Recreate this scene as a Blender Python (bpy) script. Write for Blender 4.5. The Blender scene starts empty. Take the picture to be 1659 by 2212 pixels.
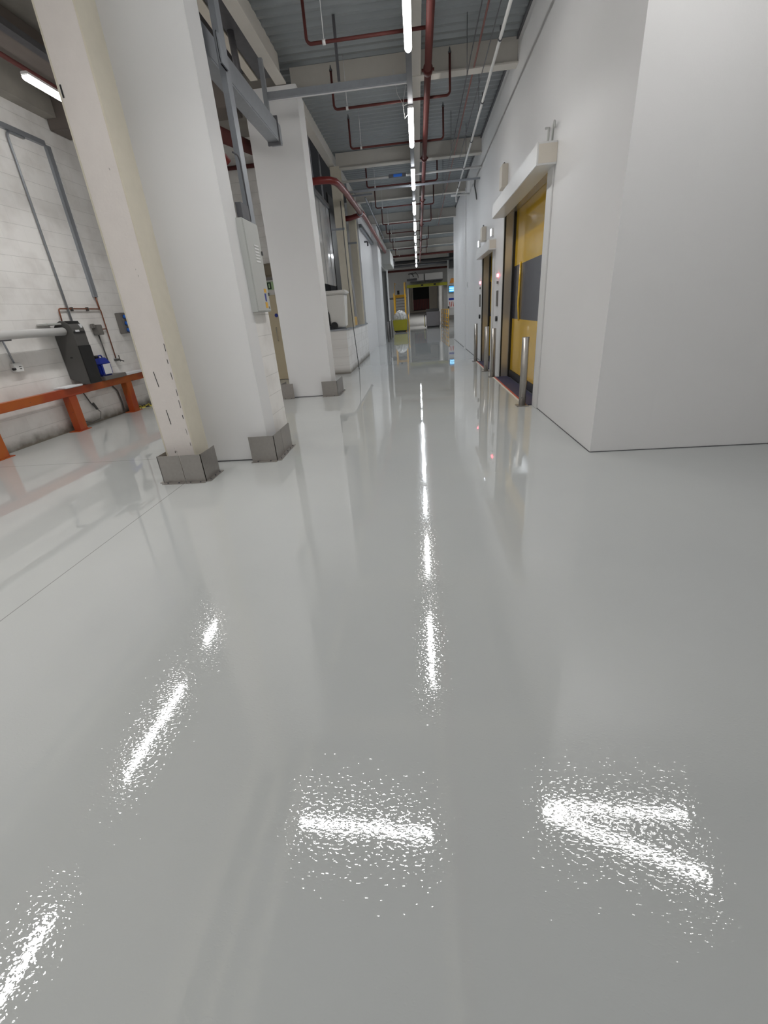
import bpy, bmesh, math, random
from mathutils import Vector, Matrix
random.seed(7)
C = bpy.context.scene.collection
# ------------------------------------------------------------------ camera
F_PX = 932.15
XA = (0.99467327, -0.03741208, -0.09604905)   # world axes seen from the camera (right, down, forward)
DA = (0.07115388, -0.42498715, 0.9023985)
UA = (-0.07458021, -0.90442593, -0.42006134)
cd = bpy.data.cameras.new('camera'); cam = bpy.data.objects.new('camera', cd); C.objects.link(cam)
R = Matrix(((XA[0], -XA[1], -XA[2]), (DA[0], -DA[1], -DA[2]), (UA[0], -UA[1], -UA[2])))
cam.matrix_world = Matrix.Translation((0, 0, 1.5)) @ R.to_4x4()
cd.sensor_fit = 'HORIZONTAL'; cd.sensor_width = 36.0; cd.lens = 36.0 * F_PX / 1659.0
cd.clip_start = 0.05; cd.clip_end = 200
bpy.context.scene.camera = cam
# ------------------------------------------------------------------ world, exposure
sc = bpy.context.scene
w = bpy.data.worlds.new('world'); sc.world = w; w.use_nodes = True
w.node_tree.nodes['Background'].inputs[0].default_value = (0.5, 0.52, 0.55, 1)
w.node_tree.nodes['Background'].inputs[1].default_value = 0.02
vs = sc.view_settings
vs.view_transform = 'Standard'; vs.look = 'None'; vs.gamma = 1.0; vs.use_curve_mapping = False
vs.exposure = 0.62
LAMP = 17.0          # emission of the diffusers of the ceiling lamps
BEAM = 13.0          # watts thrown down by each lamp's optic
SPREAD = 125.0
LAMP_COL = (1.0, 0.985, 0.965, 1)

# ------------------------------------------------------------------ materials
def mat(name, col, rough=0.5, metal=0.0, spec=0.5, coat=0.0, noise=0.0, nscale=6.0, bump=0.0, bscale=60.0, emis=None, es=0.0, stretch=None):
    m = bpy.data.materials.new(name); m.use_nodes = True
    nt = m.node_tree; b = nt.nodes['Principled BSDF']
    b.inputs['Base Color'].default_value = (*col, 1)
    b.inputs['Roughness'].default_value = rough; b.inputs['Metallic'].default_value = metal
    b.inputs['Specular IOR Level'].default_value = spec
    b.inputs['Coat Weight'].default_value = coat; b.inputs['Coat Roughness'].default_value = 0.05
    if emis:
        b.inputs['Emission Color'].default_value = (*emis, 1); b.inputs['Emission Strength'].default_value = es
    tc = nt.nodes.new('ShaderNodeTexCoord'); src = tc.outputs['Object']
    if stretch:
        mp = nt.nodes.new('ShaderNodeMapping'); mp.inputs['Scale'].default_value = stretch
        nt.links.new(src, mp.inputs[0]); src = mp.outputs[0]
    if noise > 0:
        n = nt.nodes.new('ShaderNodeTexNoise'); n.inputs['Scale'].default_value = nscale; n.inputs['Detail'].default_value = 6
        nt.links.new(src, n.inputs['Vector'])
        mx = nt.nodes.new('ShaderNodeMix'); mx.data_type = 'RGBA'
        mx.inputs[6].default_value = (*[c * (1 - noise) for c in col], 1)
        mx.inputs[7].default_value = (*[min(1, c * (1 + noise)) for c in col], 1)
        nt.links.new(n.outputs[0], mx.inputs[0]); nt.links.new(mx.outputs[2], b.inputs['Base Color'])
    if bump > 0:
        n2 = nt.nodes.new('ShaderNodeTexNoise'); n2.inputs['Scale'].default_value = bscale; n2.inputs['Detail'].default_value = 3
        nt.links.new(src, n2.inputs['Vector'])
        bp = nt.nodes.new('ShaderNodeBump'); bp.inputs['Strength'].default_value = bump; bp.inputs['Distance'].default_value = 0.01
        nt.links.new(n2.outputs[0], bp.inputs['Height']); nt.links.new(bp.outputs[0], b.inputs['Normal'])
    return m

M = {}
M['panel'] = mat('wall_panel', (0.78, 0.775, 0.775), 0.42, noise=0.02, nscale=1.5, bump=0.05, bscale=90)
M['board'] = mat('column_board', (0.78, 0.78, 0.785), 0.45, noise=0.02, nscale=2, bump=0.03, bscale=70)
M['white'] = mat('white_metal', (0.72, 0.72, 0.71), 0.35, noise=0.02)
M['white_plain'] = mat('white_paint', (0.70, 0.69, 0.67), 0.5, noise=0.03)
M['cream'] = mat('cream_steel_paint', (0.68, 0.63, 0.52), 0.4, noise=0.07, nscale=9, bump=0.1, bscale=40)
M['cream_pale'] = mat('pale_cream_paint', (0.68, 0.63, 0.55), 0.5, noise=0.05, nscale=5)
M['beam'] = mat('beam_cream_paint', (0.62, 0.59, 0.54), 0.5, noise=0.04)
M['steel'] = mat('brushed_steel_plate', (0.36, 0.34, 0.32), 0.38, metal=0.75, noise=0.1, nscale=30)
M['stainless'] = mat('stainless_steel', (0.62, 0.58, 0.52), 0.25, metal=0.7, noise=0.04, nscale=50)
M['galv'] = mat('galvanised_steel', (0.34, 0.36, 0.39), 0.42, metal=0.6, noise=0.12, nscale=14)
M['galv_dark'] = mat('dark_galvanised_steel', (0.13, 0.13, 0.14), 0.5, metal=0.5, noise=0.2, nscale=10)
M['deck'] = mat('steel_deck', (0.31, 0.335, 0.35), 0.42, metal=0.35, noise=0.1, nscale=3)
M['concrete'] = mat('painted_soffit', (0.30, 0.28, 0.25), 0.8, noise=0.25, nscale=3)
M['brown'] = mat('brown_beam', (0.16, 0.135, 0.12), 0.7, noise=0.2, nscale=3)
M['redpipe'] = mat('red_oxide_pipe', (0.10, 0.028, 0.025), 0.6, spec=0.25, noise=0.1)
M['redbright'] = mat('glossy_red_pipe', (0.17, 0.018, 0.016), 0.35, noise=0.1)
M['yellow'] = mat('yellow_curtain', (0.68, 0.42, 0.03), 0.12, coat=0.15, spec=0.4, noise=0.03, bump=0.05, bscale=2.5)
M['greypvc'] = mat('grey_window_curtain', (0.06, 0.058, 0.068), 0.14, spec=0.4, bump=0.1, bscale=3)
M['black'] = mat('black_plastic', (0.012, 0.012, 0.013), 0.4)
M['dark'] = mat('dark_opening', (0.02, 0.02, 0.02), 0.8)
M['charcoal'] = mat('charcoal_casing', (0.085, 0.083, 0.08), 0.38, noise=0.05)
M['clad'] = mat('glossy_grey_cladding', (0.48, 0.48, 0.49), 0.2, coat=0.5, noise=0.05, bump=0.1, bscale=2)
M['navy'] = mat('navy_mat', (0.03, 0.03, 0.075), 0.55, noise=0.2, nscale=40)
M['redline'] = mat('red_edge', (0.45, 0.06, 0.03), 0.5)
M['blue'] = mat('blue_plastic', (0.012, 0.03, 0.28), 0.3)
M['bluebright'] = mat('bright_blue_plastic', (0.03, 0.14, 0.55), 0.35)
M['paper'] = mat('white_label', (0.75, 0.76, 0.78), 0.6, noise=0.06, nscale=60)
M['binwhite'] = mat('white_bin_plastic', (0.74, 0.73, 0.70), 0.4)
M['greybox'] = mat('grey_enclosure', (0.50, 0.51, 0.49), 0.4, noise=0.02)
M['greydark'] = mat('grey_isolator', (0.17, 0.16, 0.15), 0.5)
M['doorcream'] = mat('cream_door_leaf', (0.60, 0.52, 0.36), 0.45, noise=0.03)
M['copper'] = mat('copper_pipe', (0.25, 0.09, 0.05), 0.4, metal=0.5)
M['greenblack'] = mat('dark_green_sign', (0.012, 0.035, 0.014), 0.5)
M['glowgreen'] = mat('pale_green_symbol', (0.45, 0.62, 0.36), 0.5)
M['bronze'] = mat('bronze_lamp_glass', (0.17, 0.14, 0.09), 0.3)
M['yellowpaint'] = mat('yellow_railing', (0.72, 0.40, 0.03), 0.4, noise=0.05)
M['binyellow'] = mat('olive_yellow_bin', (0.35, 0.32, 0.015), 0.45, noise=0.06)
M['bagplastic'] = mat('clear_film', (0.55, 0.55, 0.54), 0.22, noise=0.35, nscale=9, bump=0.8, bscale=8)
M['cartgrey'] = mat('grey_container', (0.20, 0.195, 0.21), 0.5, noise=0.05)
M['acid'] = mat('acid_yellow_beam', (0.55, 0.55, 0.04), 0.4, noise=0.05)
M['dockred'] = mat('dark_red_dock_door', (0.16, 0.012, 0.012), 0.4, noise=0.3, nscale=4, stretch=(6, 1, 0.4))
M['tape'] = None
M['greyfar'] = mat('far_grey_wall', (0.52, 0.52, 0.51), 0.6, noise=0.05, nscale=1)
M['lampbody'] = mat('lamp_body', (0.75, 0.75, 0.75), 0.4)
M['orangesign'] = mat('orange_sign', (0.7, 0.28, 0.03), 0.5)
M['timber'] = mat('plywood', (0.62, 0.38, 0.10), 0.55, noise=0.08, nscale=5)
M['lamp'] = mat('lamp_diffuser', (0.9, 0.9, 0.9), 0.3, emis=LAMP_COL[:3], es=LAMP)
M['led'] = mat('red_led', (0.5, 0.02, 0.03), 0.3, emis=(1.0, 0.10, 0.14), es=7)
M['emlamp'] = mat('emergency_lamp_lens', (0.8, 0.8, 0.9), 0.3, emis=(0.85, 0.9, 1.0), es=2.5)
M['screen'] = mat('lit_blue_screen', (0.02, 0.1, 0.2), 0.3, emis=(0.10, 0.50, 1.0), es=0.5)
M['screenbar'] = mat('lit_screen_bars', (0.3, 0.6, 0.8), 0.3, emis=(0.30, 0.75, 1.0), es=1.0)
M['chain'] = mat('dusty_red_cable', (0.22, 0.10, 0.09), 0.6)

def nodes_of(m): return m.node_tree, m.node_tree.nodes['Principled BSDF']
def orange_mat():
    m = mat('orange_paint', (0.52, 0.10, 0.012), 0.35)
    nt, b = nodes_of(m)
    tc = nt.nodes.new('ShaderNodeTexCoord')
    n = nt.nodes.new('ShaderNodeTexNoise'); n.inputs['Scale'].default_value = 2.2; n.inputs['Detail'].default_value = 2
    nt.links.new(tc.outputs['Object'], n.inputs['Vector'])
    r = nt.nodes.new('ShaderNodeValToRGB')
    r.color_ramp.elements[0].position = 0.42; r.color_ramp.elements[0].color = (0.36, 0.055, 0.014, 1)
    r.color_ramp.elements[1].position = 0.62; r.color_ramp.elements[1].color = (0.42, 0.10, 0.014, 1)
    nt.links.new(n.outputs[0], r.inputs[0])
    mp = nt.nodes.new('ShaderNodeMapping'); mp.inputs['Scale'].default_value = (10, 5, 26)
    nt.links.new(tc.outputs['Object'], mp.inputs[0])
    n2 = nt.nodes.new('ShaderNodeTexNoise'); n2.inputs['Scale'].default_value = 1.0; n2.inputs['Detail'].default_value = 8
    nt.links.new(mp.outputs[0], n2.inputs['Vector'])
    r2 = nt.nodes.new('ShaderNodeValToRGB'); r2.color_ramp.elements[0].position = 0.70; r2.color_ramp.elements[1].position = 0.74
    nt.links.new(n2.outputs[0], r2.inputs[0])
    mx = nt.nodes.new('ShaderNodeMix'); mx.data_type = 'RGBA'; mx.inputs[7].default_value = (0.04, 0.035, 0.03, 1)
    nt.links.new(r2.outputs[0], mx.inputs[0]); nt.links.new(r.outputs[0], mx.inputs[6]); nt.links.new(mx.outputs[2], b.inputs['Base Color'])
    return m
M['orange'] = orange_mat()

def tape_mat():
    m = mat('hazard_tape', (0.6, 0.5, 0.05), 0.5); nt, b = nodes_of(m)
    tc = nt.nodes.new('ShaderNodeTexCoord'); mp = nt.nodes.new('ShaderNodeMapping'); mp.inputs['Rotation'].default_value = (0, 0, 0.8)
    wv = nt.nodes.new('ShaderNodeTexWave'); wv.inputs['Scale'].default_value = 6
    r = nt.nodes.new('ShaderNodeValToRGB'); r.color_ramp.interpolation = 'CONSTANT'
    r.color_ramp.elements[0].color = (0.02, 0.02, 0.02, 1); r.color_ramp.elements[1].position = 0.5; r.color_ramp.elements[1].color = (0.6, 0.52, 0.08, 1)
    nt.links.new(tc.outputs['Object'], mp.inputs[0]); nt.links.new(mp.outputs[0], wv.inputs[0]); nt.links.new(wv.outputs[1], r.inputs[0]); nt.links.new(r.outputs[0], b.inputs['Base Color'])
    return m
M['tape'] = tape_mat()

def block_mat(name, axis, col=(0.86, 0.845, 0.825), grime=True):
    """painted blockwork; axis = 'x' for a wall whose courses run along y, 'y' for one along x"""
    m = mat(name, col, 0.5); nt, b = nodes_of(m)
    g = nt.nodes.new('ShaderNodeNewGeometry'); s = nt.nodes.new('ShaderNodeSeparateXYZ'); c = nt.nodes.new('ShaderNodeCombineXYZ')
    nt.links.new(g.outputs['Position'], s.inputs[0])
    nt.links.new(s.outputs[1 if axis == 'x' else 0], c.inputs[0]); nt.links.new(s.outputs[2], c.inputs[1])
    bt = nt.nodes.new('ShaderNodeTexBrick'); bt.inputs['Scale'].default_value = 1.0
    bt.inputs['Brick Width'].default_value = 0.45; bt.inputs['Row Height'].default_value = 0.225
    bt.inputs['Mortar Size'].default_value = 0.0035; bt.inputs['Mortar Smooth'].default_value = 0.3
    bt.inputs['Color1'].default_value = (*col, 1); bt.inputs['Color2'].default_value = (*[x * 0.965 for x in col], 1)
    bt.inputs['Mortar'].default_value = (*[x * 0.93 for x in col], 1)
    fr = nt.nodes.new('ShaderNodeMath'); fr.operation = 'PINGPONG'; fr.inputs[1].default_value = 0.1125; nt.links.new(s.outputs[2], fr.inputs[0])
    ls = nt.nodes.new('ShaderNodeMapRange'); ls.inputs['From Min'].default_value = 0.0; ls.inputs['From Max'].default_value = 0.004
    ls.inputs['To Min'].default_value = 0.72; ls.inputs['To Max'].default_value = 1.0
    # vertical joints are nearly filled with paint: stretch the courses
    nt.links.new(c.outputs[0], bt.inputs['Vector'])
    n = nt.nodes.new('ShaderNodeTexNoise'); n.inputs['Scale'].default_value = 2.5; n.inputs['Detail'].default_value = 6
    nt.links.new(c.outputs[0], n.inputs['Vector'])
    mx = nt.nodes.new('ShaderNodeMix'); mx.data_type = 'RGBA'; mx.blend_type = 'MULTIPLY'; mx.inputs[0].default_value = 1
    r = nt.nodes.new('ShaderNodeValToRGB'); r.color_ramp.elements[0].position = 0.3; r.color_ramp.elements[0].color = (0.86, 0.85, 0.84, 1)
    r.color_ramp.elements[1].position = 0.55; r.color_ramp.elements[1].color = (1, 1, 1, 1)
    nt.links.new(n.outputs[0], r.inputs[0]); nt.links.new(bt.outputs[0], mx.inputs[6]); nt.links.new(r.outputs[0], mx.inputs[7])
    # course joints every 0.225 m (ping-pong gives 0 on every other joint line of 0.1125 m half pitch)
    nt.links.new(fr.outputs[0], ls.inputs[0])
    mj = nt.nodes.new('ShaderNodeMix'); mj.data_type = 'RGBA'; mj.blend_type = 'MULTIPLY'; mj.inputs[0].default_value = 1
    nt.links.new(mx.outputs[2], mj.inputs[6]); nt.links.new(ls.outputs[0], mj.inputs[7])
    out = mj.outputs[2]
    if grime:   # dirt splashed up from the floor
        n3 = nt.nodes.new('ShaderNodeTexNoise'); n3.inputs['Scale'].default_value = 5; n3.inputs['Detail'].default_value = 8
        nt.links.new(c.outputs[0], n3.inputs['Vector'])
        mm = nt.nodes.new('ShaderNodeMath'); mm.operation = 'MULTIPLY_ADD'; mm.inputs[1].default_value = 0.22; mm.inputs[2].default_value = -0.09
        nt.links.new(n3.outputs[0], mm.inputs[0])
        md = nt.nodes.new('ShaderNodeMapRange'); md.inputs['From Min'].default_value = 0.0; md.inputs['From Max'].default_value = 0.16
        sb = nt.nodes.new('ShaderNodeMath'); sb.operation = 'SUBTRACT'
        nt.links.new(s.outputs[2], sb.inputs[0]); nt.links.new(mm.outputs[0], sb.inputs[1]); nt.links.new(sb.outputs[0], md.inputs[0])
        mx2 = nt.nodes.new('ShaderNodeMix'); mx2.data_type = 'RGBA'; mx2.inputs[6].default_value = (0.20, 0.18, 0.15, 1)
        nt.links.new(md.outputs[0], mx2.inputs[0]); nt.links.new(out, mx2.inputs[7]); out = mx2.outputs[2]
    nt.links.new(out, b.inputs['Base Color'])
    bp = nt.nodes.new('ShaderNodeBump'); bp.inputs['Strength'].default_value = 0.5; bp.inputs['Distance'].default_value = 0.004; bp.invert = True
    nt.links.new(bt.outputs[1], bp.inputs['Height'])
    n4 = nt.nodes.new('ShaderNodeTexNoise'); n4.inputs['Scale'].default_value = 60
    nt.links.new(g.outputs['Position'], n4.inputs['Vector'])
    bp2 = nt.nodes.new('ShaderNodeBump'); bp2.inputs['Strength'].default_value = 0.15; bp2.inputs['Distance'].default_value = 0.004
    nt.links.new(n4.outputs[0], bp2.inputs['Height']); nt.links.new(bp.outputs[0], bp2.inputs['Normal']); nt.links.new(bp2.outputs[0], b.inputs['Normal'])
    return m
M['block_x'] = block_mat('painted_blockwork_side', 'x')
M['block_y'] = block_mat('painted_blockwork_cross', 'y')

def floor_mat():
    m = bpy.data.materials.new('epoxy_floor'); m.use_nodes = True; nt, b = nodes_of(m)
    L = nt.links.new; N = nt.nodes.new
    g = N('ShaderNodeNewGeometry'); s = N('ShaderNodeSeparateXYZ'); L(g.outputs['Position'], s.inputs[0])
    def math_(op, a, bb=None, cc=None):
        k = N('ShaderNodeMath'); k.operation = op
        for i, v in enumerate((a, bb, cc)):
            if v is None: continue
            if isinstance(v, (int, float)): k.inputs[i].default_value = v
            else: L(v, k.inputs[i])
        return k.outputs[0]
    n = N('ShaderNodeTexNoise'); n.inputs['Scale'].default_value = 0.7; n.inputs['Detail'].default_value = 5; L(g.outputs['Position'], n.inputs['Vector'])
    r = N('ShaderNodeValToRGB'); r.color_ramp.elements[0].position = 0.3; r.color_ramp.elements[0].color = (0.445, 0.46, 0.455, 1)
    r.color_ramp.elements[1].position = 0.7; r.color_ramp.elements[1].color = (0.475, 0.49, 0.48, 1); L(n.outputs[0], r.inputs[0])
    # joints: one running along the corridor by the columns, two across
    j1 = math_('MULTIPLY', math_('LESS_THAN', math_('ABSOLUTE', math_('ADD', s.outputs[0], 2.55)), 0.0035), math_('LESS_THAN', s.outputs[1], 4.2))
    j2 = math_('MULTIPLY', math_('LESS_THAN', math_('ABSOLUTE', math_('SUBTRACT', s.outputs[1], 5.1)), 0.004), math_('LESS_THAN', s.outputs[0], -2.7))
    j = math_('MAXIMUM', j1, j2)
    mx = N('ShaderNodeMix'); mx.data_type = 'RGBA'; L(j, mx.inputs[0]); L(r.outputs[0], mx.inputs[6]); mx.inputs[7].default_value = (0.22, 0.22, 0.21, 1)
    # a few small chips
    v = N('ShaderNodeTexVoronoi'); v.inputs['Scale'].default_value = 1.1; L(g.outputs['Position'], v.inputs['Vector'])
    ch = math_('LESS_THAN', v.outputs['Distance'], 0.006)
    mx2 = N('ShaderNodeMix'); mx2.data_type = 'RGBA'; L(ch, mx2.inputs[0]); L(mx.outputs[2], mx2.inputs[6]); mx2.inputs[7].default_value = (0.15, 0.14, 0.13, 1)
    L(mx2.outputs[2], b.inputs['Base Color'])
    b.inputs['Roughness'].default_value = 0.0; b.inputs['Specular IOR Level'].default_value = 0.5; b.inputs['IOR'].default_value = 1.95
    # orange peel in the fresh coat before the joint at y = 6.2, smoother beyond
    near = N('ShaderNodeMapRange'); near.inputs['From Min'].default_value = 6.15; near.inputs['From Max'].default_value = 6.25
    near.inputs['To Min'].default_value = 1.0; near.inputs['To Max'].default_value = 0.12; L(s.outputs[1], near.inputs[0])
    mp = N('ShaderNodeMapping'); mp.inputs['Rotation'].default_value = (0, 0, 0.9); mp.inputs['Scale'].default_value = (1.0, 1.9, 1.0); L(g.outputs['Position'], mp.inputs[0])
    n2 = N('ShaderNodeTexNoise'); n2.inputs['Scale'].default_value = 62; n2.inputs['Detail'].default_value = 1.0; L(mp.outputs[0], n2.inputs['Vector'])
    lft = N('ShaderNodeMapRange'); lft.inputs['From Min'].default_value = -2.57; lft.inputs['From Max'].default_value = -2.53
    lft.inputs['To Min'].default_value = 0.08; lft.inputs['To Max'].default_value = 1.0; L(s.outputs[0], lft.inputs[0])
    # roller texture: heavy in the nearest stretch and along the middle of the corridor, slight elsewhere
    m1 = N('ShaderNodeMapRange'); m1.interpolation_type = 'SMOOTHSTEP'; m1.inputs['From Min'].default_value = 2.1; m1.inputs['From Max'].default_value = 3.1
    m1.inputs['To Min'].default_value = 1.0; m1.inputs['To Max'].default_value = 0.10; L(s.outputs[1], m1.inputs[0])
    m2 = N('ShaderNodeMapRange'); m2.interpolation_type = 'SMOOTHSTEP'; m2.inputs['From Min'].default_value = 0.25; m2.inputs['From Max'].default_value = 0.6
    m2.inputs['To Min'].default_value = 1.0; m2.inputs['To Max'].default_value = 0.10; L(math_('ABSOLUTE', math_('SUBTRACT', s.outputs[0], 0.02)), m2.inputs[0])
    patch = math_('MAXIMUM', m1.outputs[0], m2.outputs[0])
    h1 = math_('MULTIPLY', math_('MULTIPLY', patch, lft.outputs[0]), math_('MULTIPLY', math_('ADD', math_('MULTIPLY', n2.outputs[0], 0.24), math_('MULTIPLY', math_('POWER', math_('MAXIMUM', math_('SUBTRACT', n2.outputs[0], 0.55), 0.0), 1.5), 2.5)), near.outputs[0]))
    n3 = N('ShaderNodeTexNoise'); n3.inputs['Scale'].default_value = 3.2; n3.inputs['Detail'].default_value = 2; L(g.outputs['Position'], n3.inputs['Vector'])
    h = math_('ADD', math_('MULTIPLY', h1, 0.0005), math_('MULTIPLY', n3.outputs[0], 0.0006))
    bp = N('ShaderNodeBump'); bp.inputs['Strength'].default_value = 1.0; bp.inputs['Distance'].default_value = 1.0
    L(h, bp.inputs['Height']); L(bp.outputs[0], b.inputs['Normal'])
    return m
M['floor'] = floor_mat()

# ------------------------------------------------------------------ builders
class MB:
    def __init__(s): s.v = []; s.f = []; s.sm = []
    def _add(s, vs, fs, smooth=False):
        o = len(s.v); s.v += [tuple(v) for v in vs]
        for f in fs: s.f.append(tuple(i + o for i in f)); s.sm.append(smooth)
        return s
    def box(s, x0, x1, y0, y1, z0, z1):
        x0, x1 = min(x0, x1), max(x0, x1); y0, y1 = min(y0, y1), max(y0, y1); z0, z1 = min(z0, z1), max(z0, z1)
        vs = [(x0, y0, z0), (x1, y0, z0), (x1, y1, z0), (x0, y1, z0), (x0, y0, z1), (x1, y0, z1), (x1, y1, z1), (x0, y1, z1)]
        return s._add(vs, [(3, 2, 1, 0), (4, 5, 6, 7), (0, 1, 5, 4), (1, 2, 6, 5), (2, 3, 7, 6), (3, 0, 4, 7)])
    def hexa(s, b4, t4):
        return s._add(list(b4) + list(t4), [(3, 2, 1, 0), (4, 5, 6, 7), (0, 1, 5, 4), (1, 2, 6, 5), (2, 3, 7, 6), (3, 0, 4, 7)])
    def rod(s, p0, p1, r, seg=12, r1=None):
        p0 = Vector(p0); p1 = Vector(p1); d = (p1 - p0).normalized(); r1 = r if r1 is None else r1
        a = d.orthogonal().normalized(); b = d.cross(a)
        vs = []
        for p, rr in ((p0, r), (p1, r1)):
            for k in range(seg):
                t = 2 * math.pi * k / seg; vs.append(p + a * math.cos(t) * rr + b * math.sin(t) * rr)
        fs = [(k, (k + 1) % seg, seg + (k + 1) % seg, seg + k) for k in range(seg)]
        s._add(vs, fs, True); o = len(s.v) - 2 * seg
        s.f.append(tuple(o + k for k in reversed(range(seg)))); s.sm.append(False)
        s.f.append(tuple(o + seg + k for k in range(seg))); s.sm.append(False)
        return s
    def tube(s, pts, r, seg=10):
        pts = [Vector(p) for p in pts]; n = len(pts); rings = []
        t0 = (pts[1] - pts[0]).normalized(); a = t0.orthogonal().normalized()
        for i, p in enumerate(pts):
            t = (pts[min(i + 1, n - 1)] - pts[max(i - 1, 0)]).normalized()
            a = (a - t * a.dot(t)).normalized(); b = t.cross(a)
            rings.append([p + a * math.cos(2 * math.pi * k / seg) * r + b * math.sin(2 * math.pi * k / seg) * r for k in range(seg)])
        vs = [v for ring in rings for v in ring]; fs = []
        for i in range(n - 1):
            for k in range(seg):
                k2 = (k + 1) % seg; fs.append((i * seg + k, i * seg + k2, (i + 1) * seg + k2, (i + 1) * seg + k))
        s._add(vs, fs, True); o = len(s.v) - n * seg
        s.f.append(tuple(o + k for k in reversed(range(seg)))); s.sm.append(False)
        s.f.append(tuple(o + (n - 1) * seg + k for k in range(seg))); s.sm.append(False)
        return s
    def prism(s, prof, axis, a, b):
        """prof: 2D outline (the other two axes in order), extruded along axis from a to b"""
        def P(u, v, t): return {'x': (t, u, v), 'y': (u, t, v), 'z': (u, v, t)}[axis]
        n = len(prof); vs = [P(u, v, a) for u, v in prof] + [P(u, v, b) for u, v in prof]
        fs = [(i, (i + 1) % n, n + (i + 1) % n, n + i) for i in range(n)] + [tuple(reversed(range(n))), tuple(range(n, 2 * n))]
        return s._add(vs, fs)
    def mesh(s, name, origin, bevel=0.0):
        me = bpy.data.meshes.new(name); o = Vector(origin)
        me.from_pydata([tuple(Vector(v) - o) for v in s.v], [], s.f)
        me.polygons.foreach_set('use_smooth', s.sm)
        bm = bmesh.new(); bm.from_mesh(me); bmesh.ops.recalc_face_normals(bm, faces=bm.faces)
        if bevel > 0:
            es = [e for e in bm.edges if len(e.link_faces) == 2 and e.calc_face_angle(0) > 0.9]
            bmesh.ops.bevel(bm, geom=es, offset=bevel, segments=2, affect='EDGES', clamp_overlap=True)
        bm.to_mesh(me); bm.free(); me.update(); return me
    def base(s):
        xs = [v[0] for v in s.v]; ys = [v[1] for v in s.v]; zs = [v[2] for v in s.v]
        return ((min(xs) + max(xs)) / 2, (min(ys) + max(ys)) / 2, min(zs))
    def build(s, name, m, parent=None, bevel=0.0):
        if parent is None: org = s.base()
        else:
            org = wl(parent)
        me = s.mesh(name, org, bevel); me.materials.append(M[m] if isinstance(m, str) else m)
        o = bpy.data.objects.new(name, me); C.objects.link(o)
        if parent is None: o.location = org
        else: o.parent = parent
        return o
def wl(o):
    v = Vector(o.location)
    while o.parent: o = o.parent; v += Vector(o.location)
    return tuple(v)
def tag(o, label, cat, group=None, kind=None):
    o['label'] = label; o['category'] = cat
    if group: o['group'] = group
    if kind: o['kind'] = kind
    return o
def thing(name, label, cat, loc, group=None):
    o = bpy.data.objects.new(name, None); C.objects.link(o); o.location = loc; o.empty_display_size = 0.1
    return tag(o, label, cat, group)
def struct(name, mb, m, label=None, cat=None, bevel=0.0):
    o = mb.build(name, m, None, bevel); o['kind'] = 'structure'
    if label: o['label'] = label
    if cat: o['category'] = cat
    return o
def copy_tree(o, parent=None, loc=None):
    c = o.copy(); C.objects.link(c)
    if parent: c.parent = parent
    if loc is not None: c.location = loc
    for ch in list(o.children): copy_tree(ch, c)
    return c
def arc(c, r, a0, a1, n, plane):
    out = []
    for i in range(n + 1):
        t = a0 + (a1 - a0) * i / n; u, v = r * math.cos(t), r * math.sin(t)
        out.append({'xz': (c[0] + u, c[1], c[2] + v), 'yz': (c[0], c[1] + u, c[2] + v), 'xy': (c[0] + u, c[1] + v, c[2])}[plane])
    return out

DECK = 5.33
WR = 1.74           # face of the right wall
# ================================================================== SETTING
struct('floor', MB().box(-6.6, 6.2, -8.2, 47, -0.15, 0), 'floor', 'glossy pale grey poured floor with lamp reflections', 'floor')
ramp = MB().prism([(47, -0.15), (62, -0.15), (62, 1.25), (47, 0.0)], 'x', -3, 5)
struct('floor_ramp', ramp, 'greyfar', 'grey floor rising towards the dark loading bay', 'floor')

# corrugated steel deck over the corridor
prof = []; y = -8.2
while y < 47:
    prof += [(y, DECK), (y + 0.06, DECK), (y + 0.10, DECK - 0.045), (y + 0.16, DECK - 0.045), (y + 0.20, DECK)]; y += 0.2
pr = [prof[0]]
for q in prof[1:]:
    if abs(q[0] - pr[-1][0]) > 1e-6 or abs(q[1] - pr[-1][1]) > 1e-6: pr.append(q)
mb = MB(); n = len(pr)
for x in (-2.2, 6.2): mb.v += [(x, a, b) for a, b in pr]
for i in range(n - 1): mb.f.append((i, i + 1, n + i + 1, n + i)); mb.sm.append(False)
mb.box(-2.2, 6.2, -8.2, 47, DECK + 0.005, DECK + 0.10)
struct('ceiling', mb, 'deck', 'ribbed grey steel deck above the corridor', 'ceiling')
struct('ceiling_left', MB().box(-6.6, -2.2, -8.2, 12.2, 5.3, 5.45), 'concrete', 'dull dark soffit over the left bay', 'ceiling')

# walls
struct('wall_left', MB().box(-6.45, -6.15, -8.2, 12.2, 0, 5.3), 'block_x', 'white painted block wall behind the orange barrier', 'wall')
mb = MB().box(-6.45, -3.95, 12.2, 12.5, 0, 5.3).box(-3.95, -3.02, 12.2, 12.5, 2.12, 5.3).box(-3.02, -2.75, 12.2, 12.5, 0, 5.3)
struct('wall_back', mb, 'block_y', 'white block wall with the cream door, seen between the columns', 'wall')
mb = MB()
mb.box(WR, 2.3, 4.52, 7.0, 0, DECK).box(WR, 2.3, 10.08, 11.45, 0, DECK).box(WR, 2.3, 13.2, 23.4, 0, DECK)
mb.box(WR, 2.3, 7.0, 10.08, 3.06, DECK).box(WR, 2.3, 11.45, 13.2, 2.62, DECK)
struct('wall_right', mb, 'panel', 'smooth pale grey panel wall with two yellow roller doors', 'wall')
struct('wall_right_return', MB().box(2.3, 6.2, 4.52, 4.82, 0, DECK), 'panel', 'pale grey wall beside the outer corner, right of the picture', 'wall')
struct('wall_rear', MB().box(-6.6, 6.2, -8.4, -8.2, 0, 5.4), 'panel')
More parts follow.
